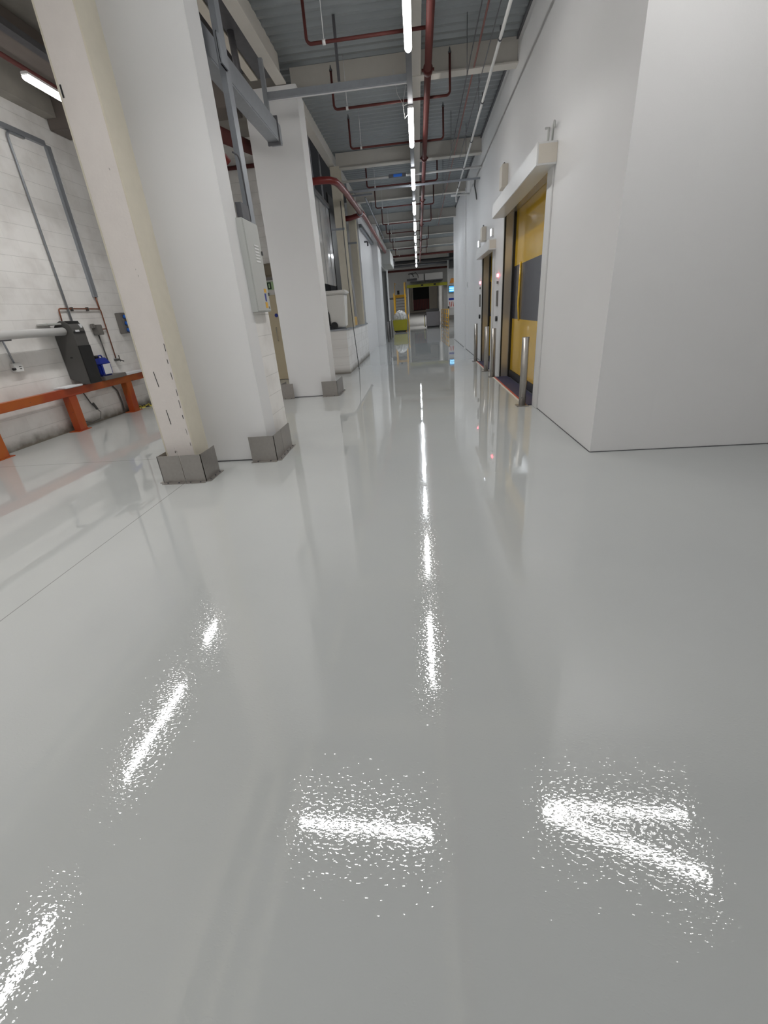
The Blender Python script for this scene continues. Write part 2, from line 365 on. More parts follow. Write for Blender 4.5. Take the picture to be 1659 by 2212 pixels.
struct('wall_outer_right', MB().box(6.0, 6.2, -8.2, 4.52, 0, DECK), 'panel')
struct('wall_right_cupboards', MB().box(2.3, 2.6, 7, 13.3, 0, DECK), 'dark')
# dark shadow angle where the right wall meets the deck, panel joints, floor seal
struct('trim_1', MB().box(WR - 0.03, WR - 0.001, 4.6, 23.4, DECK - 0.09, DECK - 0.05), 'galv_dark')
struct('trim_2', MB().box(WR - 0.03, WR - 0.001, 17.6, 18.0, 0, 5.0), 'panel')
struct('baseboard_right', MB().box(WR - 0.006, WR - 0.0005, 4.52, 6.8, 0.0, 0.007).box(WR - 0.006, WR - 0.0005, 13.5, 23.3, 0, 0.012).box(WR, 6.0, 4.513, 4.519, 0, 0.007), 'galv_dark')
# left side beyond the columns
struct('wall_low_left', MB().box(-3.3, -1.95, 12.55, 17.9, 0, 1.12), 'block_x', 'low white painted block wall carrying the bin and the posts', 'wall')
struct('trim_3', MB().box(-3.3, -1.93, 12.53, 17.9, 1.12, 1.16), 'galv')
mb = MB().box(-2.4, -1.98, 17.9, 22.6, 0, 5.0).box(-2.6, -1.72, 22.6, 24.2, 0, 5.0)
struct('wall_left_far', mb, 'panel', 'pale bluish grey wall with a step, beyond the low block wall', 'wall')
struct('wall_left_end', MB().box(-2.6, -1.78, 24.2, 24.7, 0, 5.0).box(-2.6, -1.78, 28.6, 30.5, 0, 5.0).box(-2.6, -1.78, 24.7, 28.6, 3.6, 5.0), 'greyfar')
# panels behind the posts
mb = MB()
for k in range(5):
    mb.box(-2.29 - 0.015 * (k % 2), -2.25 - 0.015 * (k % 2), 11.45 + k * 0.42, 11.86 + k * 0.42, 2.24, 4.05)
o = tag(mb.build('curtain_wall_panel', 'clad', None, 0.01), 'shiny ribbed grey sheet cladding behind the white bin and cream posts', 'cladding')
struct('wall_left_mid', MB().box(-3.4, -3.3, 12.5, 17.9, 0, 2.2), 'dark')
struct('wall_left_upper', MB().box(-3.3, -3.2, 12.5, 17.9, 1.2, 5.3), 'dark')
# far end
mb = MB().box(-4.5, -0.9, 45, 45.4, 0, DECK).box(2.4, 6.2, 45, 45.4, 0, DECK).box(-0.9, 2.4, 45, 45.4, 3.3, DECK)
struct('wall_far', mb, 'greyfar', 'far wall around the opening to the loading bay', 'wall')
struct('wall_far_right', MB().box(2.35, 6.2, 38, 38.3, 0, DECK), 'greyfar', 'pale wall with the blue screen and notice at the far right', 'wall')
struct('wall_far_left', MB().box(-4.5, -4.3, 30.5, 45, 0, DECK), 'greyfar')
struct('wall_far_cross', MB().box(-4.5, -2.6, 30.4, 30.5, 0, DECK), 'greyfar')
struct('wall_far_outer', MB().box(6.0, 6.2, 23.4, 38, 0, DECK), 'greyfar')
struct('wall_right_end', MB().box(2.3, 6.2, 23.1, 23.4, 0, DECK), 'panel')
struct('wall_bay_left', MB().box(-1.3, -1.0, 45.4, 62, 0, 4.5), 'greyfar')
mb = MB()
for k in range(12): mb.box(2.4, 2.6 + 0.05 * (k % 2), 45.4 + k * 1.4, 46.8 + k * 1.4, 0, 4.5)
struct('wall_bay_right', mb, 'greyfar')
struct('ceiling_bay', MB().box(-1.3, 3, 45.4, 62, 4.5, 4.6), 'concrete')
struct('wall_bay_end', MB().box(-1.3, -0.55, 60, 60.3, 0, 4.5).box(1.45, 2.7, 60, 60.3, 0, 4.5).box(-0.55, 1.45, 60, 60.3, 0, 1.3).box(-0.55, 1.45, 60, 60.3, 3.9, 4.5), 'cream_pale')

# ------------------------------------------------------------------ roof beams
def ibeam_x(y, x0, x1, z0, z1, fw=0.2, tf=0.02):
    return MB().box(x0, x1, y - fw / 2, y + fw / 2, z0, z0 + tf).box(x0, x1, y - 0.008, y + 0.008, z0 + tf, z1)
words = ['nearest', 'second', 'third', 'fourth', 'fifth', 'sixth', 'seventh', 'eighth', 'ninth', 'tenth']
BY = [9.5, 13.88, 17.8, 22.1, 26.4, 30.7, 35.0, 39.3]
for i, y in enumerate(BY):
    tag(ibeam_x(y, -1.98, WR - 0.002 if y < 23 else 5.9, 4.93, DECK - 0.05).build('roof_beam', 'beam'), '%s cream steel beam crossing under the corridor deck' % words[i], 'beam', 'roof beams across the corridor')
tag(ibeam_x(5.2, -1.98, WR - 0.002, 4.93, DECK - 0.05).build('roof_beam', 'beam'), 'cream steel roof beam above the first column', 'beam', 'roof beams across the corridor')
def ibeam_y(x, y0, y1, z0, z1, fw=0.17, tf=0.02):
    return MB().box(x - fw / 2, x + fw / 2, y0, y1, z0, z0 + tf).box(x - 0.008, x + 0.008, y0, y1, z0 + tf, z1)
o = tag(ibeam_y(0.11, -3.1, 44.9, 4.935, DECK - 0.05, 0.15).build('spine_beam', 'beam'), 'cream spine beam running down the corridor beside the lamps', 'beam')
tag(ibeam_y(-2.06, -3.1, 9.08, 4.93, DECK - 0.03).build('edge_beam', 'beam'), 'cream edge beam running from overhead to the second column', 'beam')
tag(ibeam_y(-2.06, 9.96, 30, 4.93, DECK - 0.03).build('edge_beam', 'beam'), 'cream edge beam running on beyond the second column', 'beam')
# left bay ceiling
tag(MB().box(-6.14, -2.9, 9.02, 9.5, 4.72, 5.3).build('cross_beam', 'brown', None, 0.01), 'dark brown beam across the left bay ceiling', 'beam')
tag(MB().box(-5.5, -5.0, -3.1, 9.0, 5.02, 5.3).build('ceiling_duct', 'brown', None, 0.01), 'dark brown boxed duct along the left bay ceiling', 'duct')
tag(MB().box(-4.98, -4.86, -3.1, 9.0, 4.98, 5.06).build('cable_trunking', 'galv_dark'), 'narrow dark trunking along the left bay ceiling', 'trunking')
tag(MB().rod((-5.15, -3.1, 4.82), (-5.15, 9.0, 4.82), 0.03).build('fire_pipe', 'redpipe'), 'dark red pipe along the left bay ceiling over the lit lamp', 'pipe')
struct('trim_4', MB().box(-6.15, -5.95, -3.1, 9.0, 4.87, 5.3), 'concrete')
tag(MB().box(-3.0, -2.765, -3.1, 8.9, 4.96, 5.3).build('bulkhead', 'cream_pale'), 'cream boxed bulkhead running above the gap between the first two columns', 'bulkhead')
tag(MB().box(-2.6, -2.52, -3.1, 8.7, 4.97, 5.1).build('cable_ladder', 'black'), 'black cable run beside the cream ceiling strip above the columns', 'cable')
tag(MB().box(-2.5, -2.38, -3.1, 8.9, 4.95, 5.25).build('ceiling_strip', 'cream_pale'), 'cream ceiling strip between the black cable run and dark duct', 'strip')
tag(MB().box(-2.36, -2.16, -3.1, 8.9, 4.96, 5.2).build('ceiling_duct', 'galv_dark'), 'dark grey duct beside the cream edge beam', 'duct')

# ================================================================== COLUMNS
t = thing('boxed_column', 'nearest grey boxed column, with the cream post in front', 'column', (-2.3, 5.0, 0))
MB().box(-2.78, -1.82, 4.85, 5.18, 0.004, 4.93).build('board_casing', 'board', t, 0.004)
b = MB().box(-2.72, -1.83, 5.18, 5.72, 0, 2.46).build('block_pier', 'block_x', t); b['label'] = 'white painted block pier behind the casing'
MB().box(-2.72, -1.84, 4.84, 4.85, 0, 0.012).build('floor_seal', 'galv_dark', t)
t = thing('boxed_column', 'second grey boxed column, farther down the corridor', 'column', (-2.3, 9.5, 0))
MB().box(-2.72, -1.83, 9.1, 9.4, 0.004, 4.93).build('board_casing', 'board', t, 0.004)
b = MB().box(-2.72, -1.86, 9.4, 9.75, 0.0, 4.93).build('side_casing', 'board', t)
MB().box(-2.66, -1.86, 9.09, 9.1, 0, 0.012).build('floor_seal', 'galv_dark', t)
# cream steel post in front of the first column
t = thing('steel_post', 'chipped cream painted steel post in a steel kerb, front left', 'post', (-2.55, 4.42, 0))
M['post'] = mat('worn_cream_paint', (0.75, 0.70, 0.665), 0.5, noise=0.05, nscale=7, bump=0.35, bscale=35)
def worn(m):
    nt, b = nodes_of(m); tc = nt.nodes.new('ShaderNodeTexCoord')
    mp = nt.nodes.new('ShaderNodeMapping'); mp.inputs['Scale'].default_value = (9, 9, 2.2); nt.links.new(tc.outputs['Object'], mp.inputs[0])
    n = nt.nodes.new('ShaderNodeTexNoise'); n.inputs['Scale'].default_value = 1.6; n.inputs['Detail'].default_value = 9; nt.links.new(mp.outputs[0], n.inputs['Vector'])
    r = nt.nodes.new('ShaderNodeValToRGB'); r.color_ramp.elements[0].position = 0.715; r.color_ramp.elements[1].position = 0.73
    nt.links.new(n.outputs[0], r.inputs[0])
    mx = nt.nodes.new('ShaderNodeMix'); mx.data_type = 'RGBA'; mx.inputs[7].default_value = (0.07, 0.055, 0.04, 1)
    src = b.inputs['Base Color'].links[0].from_socket
    nt.links.new(r.outputs[0], mx.inputs[0]); nt.links.new(src, mx.inputs[6]); nt.links.new(mx.outputs[2], b.inputs['Base Color'])
worn(M['post'])
MB().box(-2.745, -2.445, 4.30, 4.315, 0, 4.95).build('front_flange', 'post', t, 0.002)
MB().box(-2.445, -2.43, 4.30, 4.6, 0, 4.95).box(-2.76, -2.745, 4.30, 4.6, 0, 4.95).build('side_plate', 'cream', t, 0.002)
MB().box(-2.745, -2.445, 4.585, 4.6, 0, 4.95).build('rear_flange', 'cream', t)
for (z0, dx, x) in ((0.98, 0.012, -2.63), (0.60, 0.008, -2.615)):
    MB().hexa([(x, 4.297, z0), (x + 0.006, 4.297, z0), (x + 0.006, 4.301, z0), (x, 4.301, z0)], [(x - dx, 4.297, z0 + 0.15), (x - dx + 0.005, 4.297, z0 + 0.15), (x - dx + 0.005, 4.301, z0 + 0.15), (x - dx, 4.301, z0 + 0.15)]).build('paint_gouge', 'dark', t)
MB().box(-2.735, -2.722, 4.297, 4.301, 3.22, 3.30).build('paint_gouge', 'dark', t)
random.seed(3); gz = 0.36
while gz < 1.45:
    gl = random.uniform(0.02, 0.09); gx = -2.462 + random.uniform(-0.006, 0.006)
    MB().box(gx, gx + random.uniform(0.002, 0.006), 4.2975, 4.301, gz, gz + gl).build('paint_gouge', 'dark', t); gz += gl + random.uniform(0.03, 0.12)

def kerb(label, loc, segs, group='bolted steel plate kerbs at the column feet'):
    """segs: list of ((x0,y0),(x1,y1), outward normal) - upright plates with a bolted foot flange"""
    t = thing('plate_kerb', label, 'kerb', loc, group)
    for (p0, p1, nrm) in segs:
        x0, y0 = p0; x1, y1 = p1; nx, ny = nrm; th = 0.006
        MB().hexa([(x0, y0, 0.0), (x1, y1, 0.0), (x1 - nx * th, y1 - ny * th, 0.0), (x0 - nx * th, y0 - ny * th, 0.0)],
                  [(x0, y0, 0.3), (x1, y1, 0.3), (x1 - nx * th, y1 - ny * th, 0.3), (x0 - nx * th, y0 - ny * th, 0.3)]).build('plate', 'steel', t)
        fl = MB().hexa([(x0, y0, 0.0), (x1, y1, 0.0), (x1 + nx * 0.045, y1 + ny * 0.045, 0.0), (x0 + nx * 0.045, y0 + ny * 0.045, 0.0)],
                  [(x0, y0, 0.007), (x1, y1, 0.007), (x1 + nx * 0.045, y1 + ny * 0.045, 0.007), (x0 + nx * 0.045, y0 + ny * 0.045, 0.007)]).build('foot_flange', 'steel', t)
        L = math.hypot(x1 - x0, y1 - y0); k = max(2, int(L / 0.11)); bl = MB()
        for i in range(k):
            f = (i + 0.5) / k; cx = x0 + (x1 - x0) * f + nx * 0.025; cy = y0 + (y1 - y0) * f + ny * 0.025
            bl.rod((cx, cy, 0.007), (cx, cy, 0.018), 0.008, 8)
        bl.build('bolt_row', 'galv_dark', fl)
    return t
kerb('bolted grey steel kerb wrapped round the foot of the cream post', (-2.55, 4.3, 0),
     [((-2.79, 4.16), (-2.545, 4.16), (0, -1)), ((-2.535, 4.16), (-2.31, 4.16), (0, -1)), ((-2.31, 4.16), (-2.31, 4.50), (1, 0)), ((-2.79, 4.16), (-2.79, 4.62), (-1, 0))])
kerb('bolted grey steel kerb on the corridor corner of the nearest boxed column', (-1.8, 5.0, 0),
     [((-2.02, 4.77), (-1.715, 4.77), (0, -1)), ((-1.715, 4.77), (-1.715, 5.06), (1, 0)), ((-1.715, 5.065), (-1.715, 5.42), (1, 0))])
kerb('small bolted steel kerb on the left corner of the second boxed column', (-2.8, 9.2, 0),
     [((-2.88, 8.98), (-2.62, 8.98), (0, -1)), ((-2.88, 8.98), (-2.88, 9.4), (-1, 0))])
kerb('bolted steel kerb on the right corner of the second boxed column', (-1.8, 9.2, 0),
     [((-2.02, 8.98), (-1.70, 8.98), (0, -1)), ((-1.70, 8.98), (-1.70, 9.70), (1, 0))])

# cream posts beyond
for (x0, x1, y0, lab) in ((-2.1, -1.86, 13.5, 'cream steel post beside the white bin'), (-2.1, -1.88, 16.2, 'cream steel post beyond the white bin, by the plywood sheet')):
    t = thing('steel_post', lab, 'post', ((x0 + x1) / 2, y0 + 0.15, 1.16), 'cream posts on the low block wall')
    MB().box(x0, x1, y0, y0 + 0.02, 1.16, 4.92).build('front_flange', 'cream', t)
    MB().box((x0 + x1) / 2 - 0.02, (x0 + x1) / 2, y0 + 0.02, y0 + 0.28, 1.16, 4.92).build('web', 'cream', t)
    MB().box(x0, x1, y0 + 0.28, y0 + 0.30, 1.16, 4.92).build('rear_flange', 'cream', t)
    MB().box(x0 - 0.12, x1 - 0.0, y0 - 0.02, y0, 3.55, 3.6).build('strap', 'galv', t)
# dark strip opening between the posts
tag(MB().box(-2.34, -2.30, 13.95, 16.1, 1.17, 4.5).build('black_sheet', 'black'), 'black sheet hanging between the two cream posts', 'sheet')
tag(MB().box(-2.10, -2.07, 14.4, 15.9, 1.16, 1.42).build('plywood_sheet', 'timber'), 'small yellow plywood board standing on the low wall', 'board')
tag(MB().tube([(-2.0, 14.0, 3.4), (-1.98, 14.6, 2.5), (-1.97, 15.5, 1.17)], 0.012, 6).build('hanging_cable', 'white'), 'thin white cables hanging in front of the black sheet', 'cable')

tag(MB().tube([(-1.88, 13.3, 4.15), (-1.87, 13.3, 2.2), (-1.86, 13.35, 1.1), (-1.80, 13.3, 0.004)], 0.011, 8).build('hanging_cable', 'charcoal'), 'thin dark cable hanging in front of the low block wall to the floor', 'cable')
# ================================================================== CEILING LAMPS
def make_lamp(label, group, loc, ang=0.0):
    t = thing('ceiling_lamp', label, 'lamp', (0, 0, 0), group)
    # body 1.85 m long along y
    MB().box(-0.045, 0.045, -0.875, 0.875, 0.045, 0.085).build('lamp_body', 'lampbody', t, 0.008)
    pr = [(0.045 * math.cos(a), 0.045 - 0.05 * math.sin(a)) for a in [math.pi * k / 10 for k in range(11)]]
    MB().prism(pr, 'y', -0.86, 0.86).build('diffuser', 'lamp', t)
    ld = bpy.data.lights.new('lamp_optic', 'AREA'); ld.shape = 'RECTANGLE'; ld.size = 0.07; ld.size_y = 1.70
    ld.energy = BEAM; ld.spread = math.radians(SPREAD); ld.color = LAMP_COL[:3]
    lo = bpy.data.objects.new('lamp_optic', ld); C.objects.link(lo); lo.parent = t; lo.location = (0, 0, -0.012)
    t.location = loc; t.rotation_euler = (0, 0, ang); return t
LZ = 4.38
proto = make_lamp('nearest lit tube lamp of the corridor row', 'lamps down the corridor', (0, 6.4, LZ))
M['lamp_soft'] = mat('dimmed_lamp_diffuser', (0.9, 0.9, 0.9), 0.3, emis=LAMP_COL[:3], es=LAMP * 0.65)  # dimmed only to keep the nearby right wall from getting too bright
M['lamp_cool'] = mat('cool_lamp_diffuser', (0.9, 0.9, 0.9), 0.3, emis=(0.90, 0.95, 1.0), es=LAMP)
def lamp(label, group, loc, ang=0.0):
    c = copy_tree(proto); c['label'] = label; c['group'] = group; c.location = loc; c.rotation_euler = (0, 0, ang)
    if 'looped' in label:
        for ch in c.children:
            if ch.name.startswith('diffuser'): ch.data = ch.data.copy(); ch.data.materials[0] = M['lamp_soft']
            if ch.type == 'LIGHT': ch.data = ch.data.copy(); ch.data.energy = BEAM * 0.15
    if 'from the camera' in label and 'second' not in label:
        for ch in c.children:
            if ch.name.startswith('diffuser'): ch.data = ch.data.copy(); ch.data.materials[0] = M['lamp_cool']
            if ch.type == 'LIGHT': ch.data = ch.data.copy(); ch.data.color = (0.90, 0.95, 1.0)
    return c
for i in range(1, 10):
    y = 6.42 + (3.5 if i == 1 else 3.5 + (i - 1) * 3.38)
    lamp('%s lit tube lamp from the camera in the corridor row' % words[i], 'lamps down the corridor', (0, y, LZ))
lamp('lit tube lamp on the left bay ceiling, partly behind the cream post', 'lamps of the left bay', (-4.62, 7.5, LZ - 0.02))
lamp('left bay tube lamp seen only as a long glare on the floor, centre left', 'lamps of the left bay', (-4.52, 4.62, LZ))
lamp('left bay tube lamp seen only as a glare at the bottom left corner', 'lamps of the left bay', (-4.4, 1.35, LZ))
lamp('crosswise tube lamp seen as the short glare at the bottom centre', 'lamps over the near floor', (-0.92, 3.22, LZ), math.pi / 2 - 0.06)
lamp('tube lamp seen as the upper arm of the looped glare, bottom right', 'lamps over the near floor', (2.22, 3.52, LZ), math.pi / 2 - 0.03)
lamp('tube lamp seen as the lower arm of the looped glare, bottom right', 'lamps over the near floor', (2.15, 3.15, LZ), math.pi / 2 - 0.36)
tag(MB().box(-0.04, 0.04, 3.2, 38.2, LZ + 0.087, LZ + 0.15).build('lamp_trunking', 'galv_dark'), 'grey trunking carrying the corridor row of tube lamps', 'trunking')
for (x, y, nm) in ((-4.62, 7.5, 'visible left bay lamp'), (-4.52, 4.62, 'second left bay lamp'), (-4.4, 1.35, 'nearest left bay lamp'), (-0.92, 3.22, 'crosswise lamp'), (2.22, 3.52, 'upper looped lamp'), (2.15, 3.15, 'lower looped lamp')):
    tag(MB().rod((x, y, LZ + 0.085), (x, y, 5.3 if x < -2.2 else DECK - 0.04), 0.006, 6).build('lamp_hanger', 'galv_dark'), 'thin rod holding the %s' % nm, 'hanger', 'lamp hanger rods')
for i, (x, y) in enumerate(((-4.5, -1.9), (-4.5, -5.2), (-2.4, -1.0), (-1.0, -5.8), (3.6, -1.0), (2.6, -5.6))):  # unseen lamps added to brighten the surfaces that face the camera
    lamp('%s added fill lamp behind the camera, out of view' % words[i], 'added fill lamps behind the camera', (x, y, LZ), math.pi / 2 if i > 1 else 0)
# far room lamps; this list is added, unseen fill for far walls and passage
for i, (x, y) in enumerate(((3.6, 28), (3.5, 35.2), (-3.2, 36), (0.7, 53))):
    lamp(['added fill lamp hidden behind the end of the right wall', 'added fill lamp before the blue screen wall, hidden', 'added fill lamp above the yellow stairs, hidden', 'added fill lamp deep in the loading bay passage'][i], 'lamps of the far room', (x, y, 4.6 if i < 3 else 4.3))
lamp('added fill lamp hidden behind the wall of the notice', 'lamps of the far room', (3.3, 42, 4.6))  # this and the next two: hidden lamps added to brighten the far end
lamp('added fill lamp above the far stair landing, hidden', 'lamps of the far room', (-3.4, 42, 4.6))
lamp('added fill lamp hidden beside the end of the right wall', 'lamps of the far room', (3.0, 31.5, 4.6))
lamp('small lit lamp inside the loading bay passage', 'lamps of the far room', (0.9, 50, 3.9))

# ================================================================== SPRINKLER PIPES
PZ = 4.60; PX = 0.27
t = thing('sprinkler_main', 'thick dark red sprinkler pipe running down the corridor', 'pipe', (PX, 20, PZ))
MB().rod((PX, -3.0, PZ), (PX, 36.2, PZ), 0.05, 20).build('main_pipe', 'redpipe', t)
for y in (8.35, 12.4, 16.6, 21, 25.3, 29.5):
    MB().rod((PX, y - 0.05, PZ), (PX, y + 0.05, PZ), 0.068, 20).rod((PX - 0.09, y, PZ), (PX + 0.09, y, PZ), 0.018, 8).build('pipe_coupling', 'redpipe', t)
def branch(label, y, side, z=PZ + 0.02, top=5.18, x1=None, x0=None):
    s = -1 if side == 'left' else 1
    xe = x1 if x1 is not None else (-1.27 if side == 'left' else 0.65)
    xs = PX + s * 0.05 if x0 is None else x0
    t = thing('sprinkler_branch', label, 'pipe', (xe, y, z), 'sprinkler branch pipes')
    c = (xe - s * 0.06, y, z + 0.06)
    a0, a1 = (-math.pi / 2, -math.pi) if s < 0 else (-math.pi / 2, 0)
    MB().tube([(xs, y, z), (xe - s * 0.06, y, z)] + arc(c, 0.06, a0, a1, 6, 'xz')[1:] + [(xe, y, top - 0.06)], 0.019, 10).build('branch_pipe', 'redpipe', t)
    MB().rod((xe, y, top - 0.06), (xe, y, top), 0.02, 8, 0.006).rod((xe, y, top - 0.075), (xe, y, top - 0.055), 0.026, 8).build('sprinkler_head', 'galv_dark', t)
    if side == 'left':
        MB().rod((xe + 0.22, y, z + 0.03), (xe + 0.22, y, DECK - 0.03), 0.005, 6).rod((xe + 0.20, y, z), (xe + 0.24, y, z), 0.028, 10).build('hanger', 'lampbody', t)
    return t
LB = [7.35, 9.33, 11.3, 14.5, 17.2, 20.3, 22.6, 25.3, 28.4, 31.5]
RB = [9.33, 11.35, 14.5, 17.4, 20.5, 25.4, 28.8, 31.8]
for i, y in enumerate(LB): branch('%s dark red branch on the left of the main pipe' % words[i], y, 'left')
for i, y in enumerate(RB): branch('%s dark red branch on the right of the main pipe' % words[i], y, 'right', top=5.2)
# thin overhead services
def clip_pipe(name, label, p0, p1, r, m, cat='conduit', clips=8, cm='galv_dark'):
    t = thing(name, label, cat, p0)
    MB().rod(p0, p1, r, 12).build('pipe_run', m, t)
    P0, P1 = Vector(p0), Vector(p1)
    for k in range(clips):
        c = P0.lerp(P1, (k + 0.5) / clips); d = (P1 - P0).normalized() * 0.012
        MB().rod(c - d, c + d, r * 1.45, 12).rod(c, c + Vector((0, 0, 0.12)), r * 0.5, 6).build('pipe_clip', cm, t)
    return t
clip_pipe('white_conduit', 'white pipe running along the right side of the corridor ceiling', (1.13, 3.0, 4.6), (1.31, 16.4, 4.6), 0.021, 'white', 'pipe', 7)
tag(MB().rod((1.31, 16.42, 4.6), (1.31, 16.42, 4.42), 0.028).rod((1.15, 16.42, 4.6), (1.72, 16.42, 4.6), 0.03).build('pipe_tee', 'white'), 'white tee fitting at the end of the white ceiling pipe', 'pipe')
tag(MB().rod((1.02, 2, 4.95), (1.08, 24, 4.95), 0.014, 8).build('thin_red_pipe', 'chain'), 'thin reddish cable pipe hung near the corridor ceiling', 'pipe')
tag(MB().rod((0.93, 2, 4.93), (0.98, 24, 4.93), 0.008, 6).rod((1.15, 2, 4.9), (1.2, 14, 4.9), 0.007, 6).build('thin_wires', 'galv_dark'), 'thin dark wires stretched beside the reddish cable pipe', 'wire')
mbx = []
for i, (x, y, z0) in enumerate(((0.86, 8.7, 4.6), (0.86, 12.1, 4.6), (1.24, 10.4, 4.63), (0.86, 15.5, 4.6), (1.26, 12.9, 4.63))):
    tag(MB().rod((x, y, z0), (x, y, DECK - 0.04), 0.005, 6).build('hanger_rod', 'galv_dark'), 'thin threaded hanger rod, %s' % ('nearest on the left of the white pipe', 'second on the left of the white pipe', 'on the white pipe, before the second beam', 'farthest of those under the deck', 'on the white pipe, just before the second beam flange')[i], 'rod', 'hanger rods under the deck')
# cross services at the second beam
t = thing('cross_conduit', 'white conduit with a blue label crossing under the second beam', 'conduit', (0, 13.75, 4.66))
MB().rod((-1.95, 13.72, 4.63), (WR - 0.003, 13.72, 4.63), 0.026).build('pipe_run', 'white', t)
MB().box(-0.62, -0.18, 13.66, 13.69, 4.59, 4.67).build('label_plate', 'galv_dark', t)
MB().box(-0.50, -0.28, 13.652, 13.66, 4.60, 4.66).build('blue_label', 'bluebright', t)
tag(MB().box(-1.95, WR - 0.003, 14.0, 14.05, 4.44, 4.48).build('support_channel', 'galv'), 'grey channel crossing the corridor just beyond the white cross conduit', 'channel')
tag(MB().box(-1.93, -1.2, 15.2, 15.26, 4.6, 4.64).box(-1.98, -1.93, 15.2, 15.26, 4.6, 4.93).build('support_channel', 'galv'), 'short grey channel sticking out above the red pipe', 'channel')
# long strut from the column to the lamps
t = thing('crossing_strut', 'grey strut reaching from the second column hanger to the lamp trunking', 'strut', (-1, 8.3, 4.5))
MB().box(-2.12, -0.02, 8.26, 8.31, 4.48, 4.56).build('strut_rail', 'galv', t)
MB().box(-2.12, -0.02, 8.31, 8.33, 4.47, 4.485).build('strut_lip', 'lampbody', t)
tag(MB().box(-2.16, -2.10, 8.23, 8.29, 4.02, 4.93).build('hanger_post', 'galv'), 'short grey hanger post holding the strut beside the second column', 'strut')
tag(MB().box(-1.04, -1.0, 8.28, 8.30, 4.58, 5.28).build('strut_hanger', 'galv_dark'), 'thin dark hanger holding the crossing strut', 'hanger')
tag(MB().tube([(-0.06, 9.0, 4.7), (-0.12, 9.1, 4.5), (-0.1, 9.2, 4.35), (-0.03, 9.3, 4.45)], 0.004, 6).tube([(-0.25, 9.0, 4.9), (-0.2, 9.0, 4.6), (-0.1, 9.0, 4.45), (-0.05, 9.0, 4.47)], 0.004, 6).build('loose_wire', 'white'), 'loose white wire curled beside the second lamp', 'wire')

# cable tray between the columns
t = thing('cable_tray', 'heavy grey cable tray running between the first two columns', 'tray', (-2.0, 6.7, 3.9))
MB().box(-2.12, -1.96, 5.3, 8.2, 3.90, 3.92).box(-1.975, -1.955, 5.3, 8.2, 3.92, 4.14).box(-2.12, -2.10, 5.3, 8.2, 3.92, 4.14).build('tray_channel', 'galv', t)
MB().box(-2.10, -1.98, 5.3, 8.22, 3.925, 4.0).build('cable_bundle', 'black', t)
MB().box(-2.13, -1.94, 8.0, 8.03, 3.86, 4.2).build('tray_bracket', 'galv_dark', t)
# vertical trunking above the electric panel
t = thing('vertical_trunking', 'tall grey trunking dropping into the electric panel', 'trunking', (-1.80, 5.6, 2.5))
MB().box(-1.86, -1.80, 5.58, 5.72, 2.5, 4.9).build('trunking_body', 'galv', t)
MB().box(-1.80, -1.77, 5.42, 5.6, 3.75, 4.0).build('trunking_bend', 'galv', t, 0.02)
tag(MB().rod((-1.88, 5.26, 2.47), (-1.88, 5.26, 4.9), 0.03).build('black_conduit', 'black'), 'black conduit on the pier side above the electric panel', 'conduit')
tag(MB().box(-1.83, -1.77, 5.24, 5.46, 2.49, 2.63).build('cable_gland_box', 'galv_dark'), 'dark box on top of the electric panel', 'box')
tag(MB().tube([(-1.78, 5.3, 3.05)] + arc((-1.78, 5.42, 3.0), 0.06, math.pi / 2, 0, 6, 'yz') + [(-1.78, 5.50, 2.5)], 0.008, 8).build('panel_conduit', 'galv_dark'), 'thin dark conduit curving down into the electric panel', 'conduit')
# messy services beyond: red pipes and bundles
tag(MB().rod((-4.7, 12.12, 4.76), (-2.75, 12.12, 4.76), 0.042).build('wall_red_pipe', 'redpipe'), 'dark red pipe crossing the back wall between the columns', 'pipe')
tag(MB().rod((-2.95, 8.2, 4.15), (-2.95, 12.0, 4.75), 0.10, 16).build('sloping_red_pipe', 'redpipe'), 'thick dark red pipe behind the cable tray', 'pipe')
tag(MB().tube([(-2.6, 6.9, 4.97), (-2.6, 6.9, 3.75), (-2.55, 6.95, 3.6), (-2.45, 7.05, 3.45)], 0.05, 12).build('red_pipe_elbow', 'redbright'), 'glossy red pipe elbow behind the nearest column', 'pipe')
tag(MB().tube([(-2.3, 7.6, 4.97), (-2.3, 7.7, 4.3), (-2.25, 7.8, 4.4), (-2.2, 7.75, 4.2)], 0.045, 10).build('cable_coil', 'galv_dark'), 'tangle of dark cables hung above the tray', 'cable')

# ================================================================== ELECTRIC PANEL on the pier
t = thing('electric_panel', 'tall light grey electric panel with yellow and blue labels on the nearest column pier', 'panel', (-1.80, 5.42, 1.6))
MB().box(-1.83, -1.755, 5.14, 5.60, 1.60, 2.48).build('cabinet_body', 'greybox', t, 0.004)
dr = MB().box(-1.755, -1.748, 5.15, 5.59, 1.61, 2.47).build('panel_door', 'greybox', t, 0.002)
v = MB()
for k in range(6): v.box(-1.748, -1.744, 5.36, 5.50, 2.10 + k * 0.03, 2.115 + k * 0.03)
v.build('vent_slots', 'lampbody', dr)
MB().box(-1.748, -1.7465, 5.44, 5.52, 1.80, 1.84).box(-1.748, -1.7465, 5.42, 5.50, 1.64, 1.70).build('yellow_label', 'yellowpaint', dr)
MB().box(-1.748, -1.7465, 5.44, 5.49, 1.71, 1.79).build('blue_label', 'blue', dr)
MB().box(-1.748, -1.7465, 5.53, 5.56, 1.63, 1.655).build('dark_label', 'charcoal', dr)
MB().box(-1.748, -1.735, 5.57, 5.595, 2.18, 2.22).box(-1.748, -1.735, 5.57, 5.595, 1.77, 1.80).build('door_latch', 'charcoal', dr)

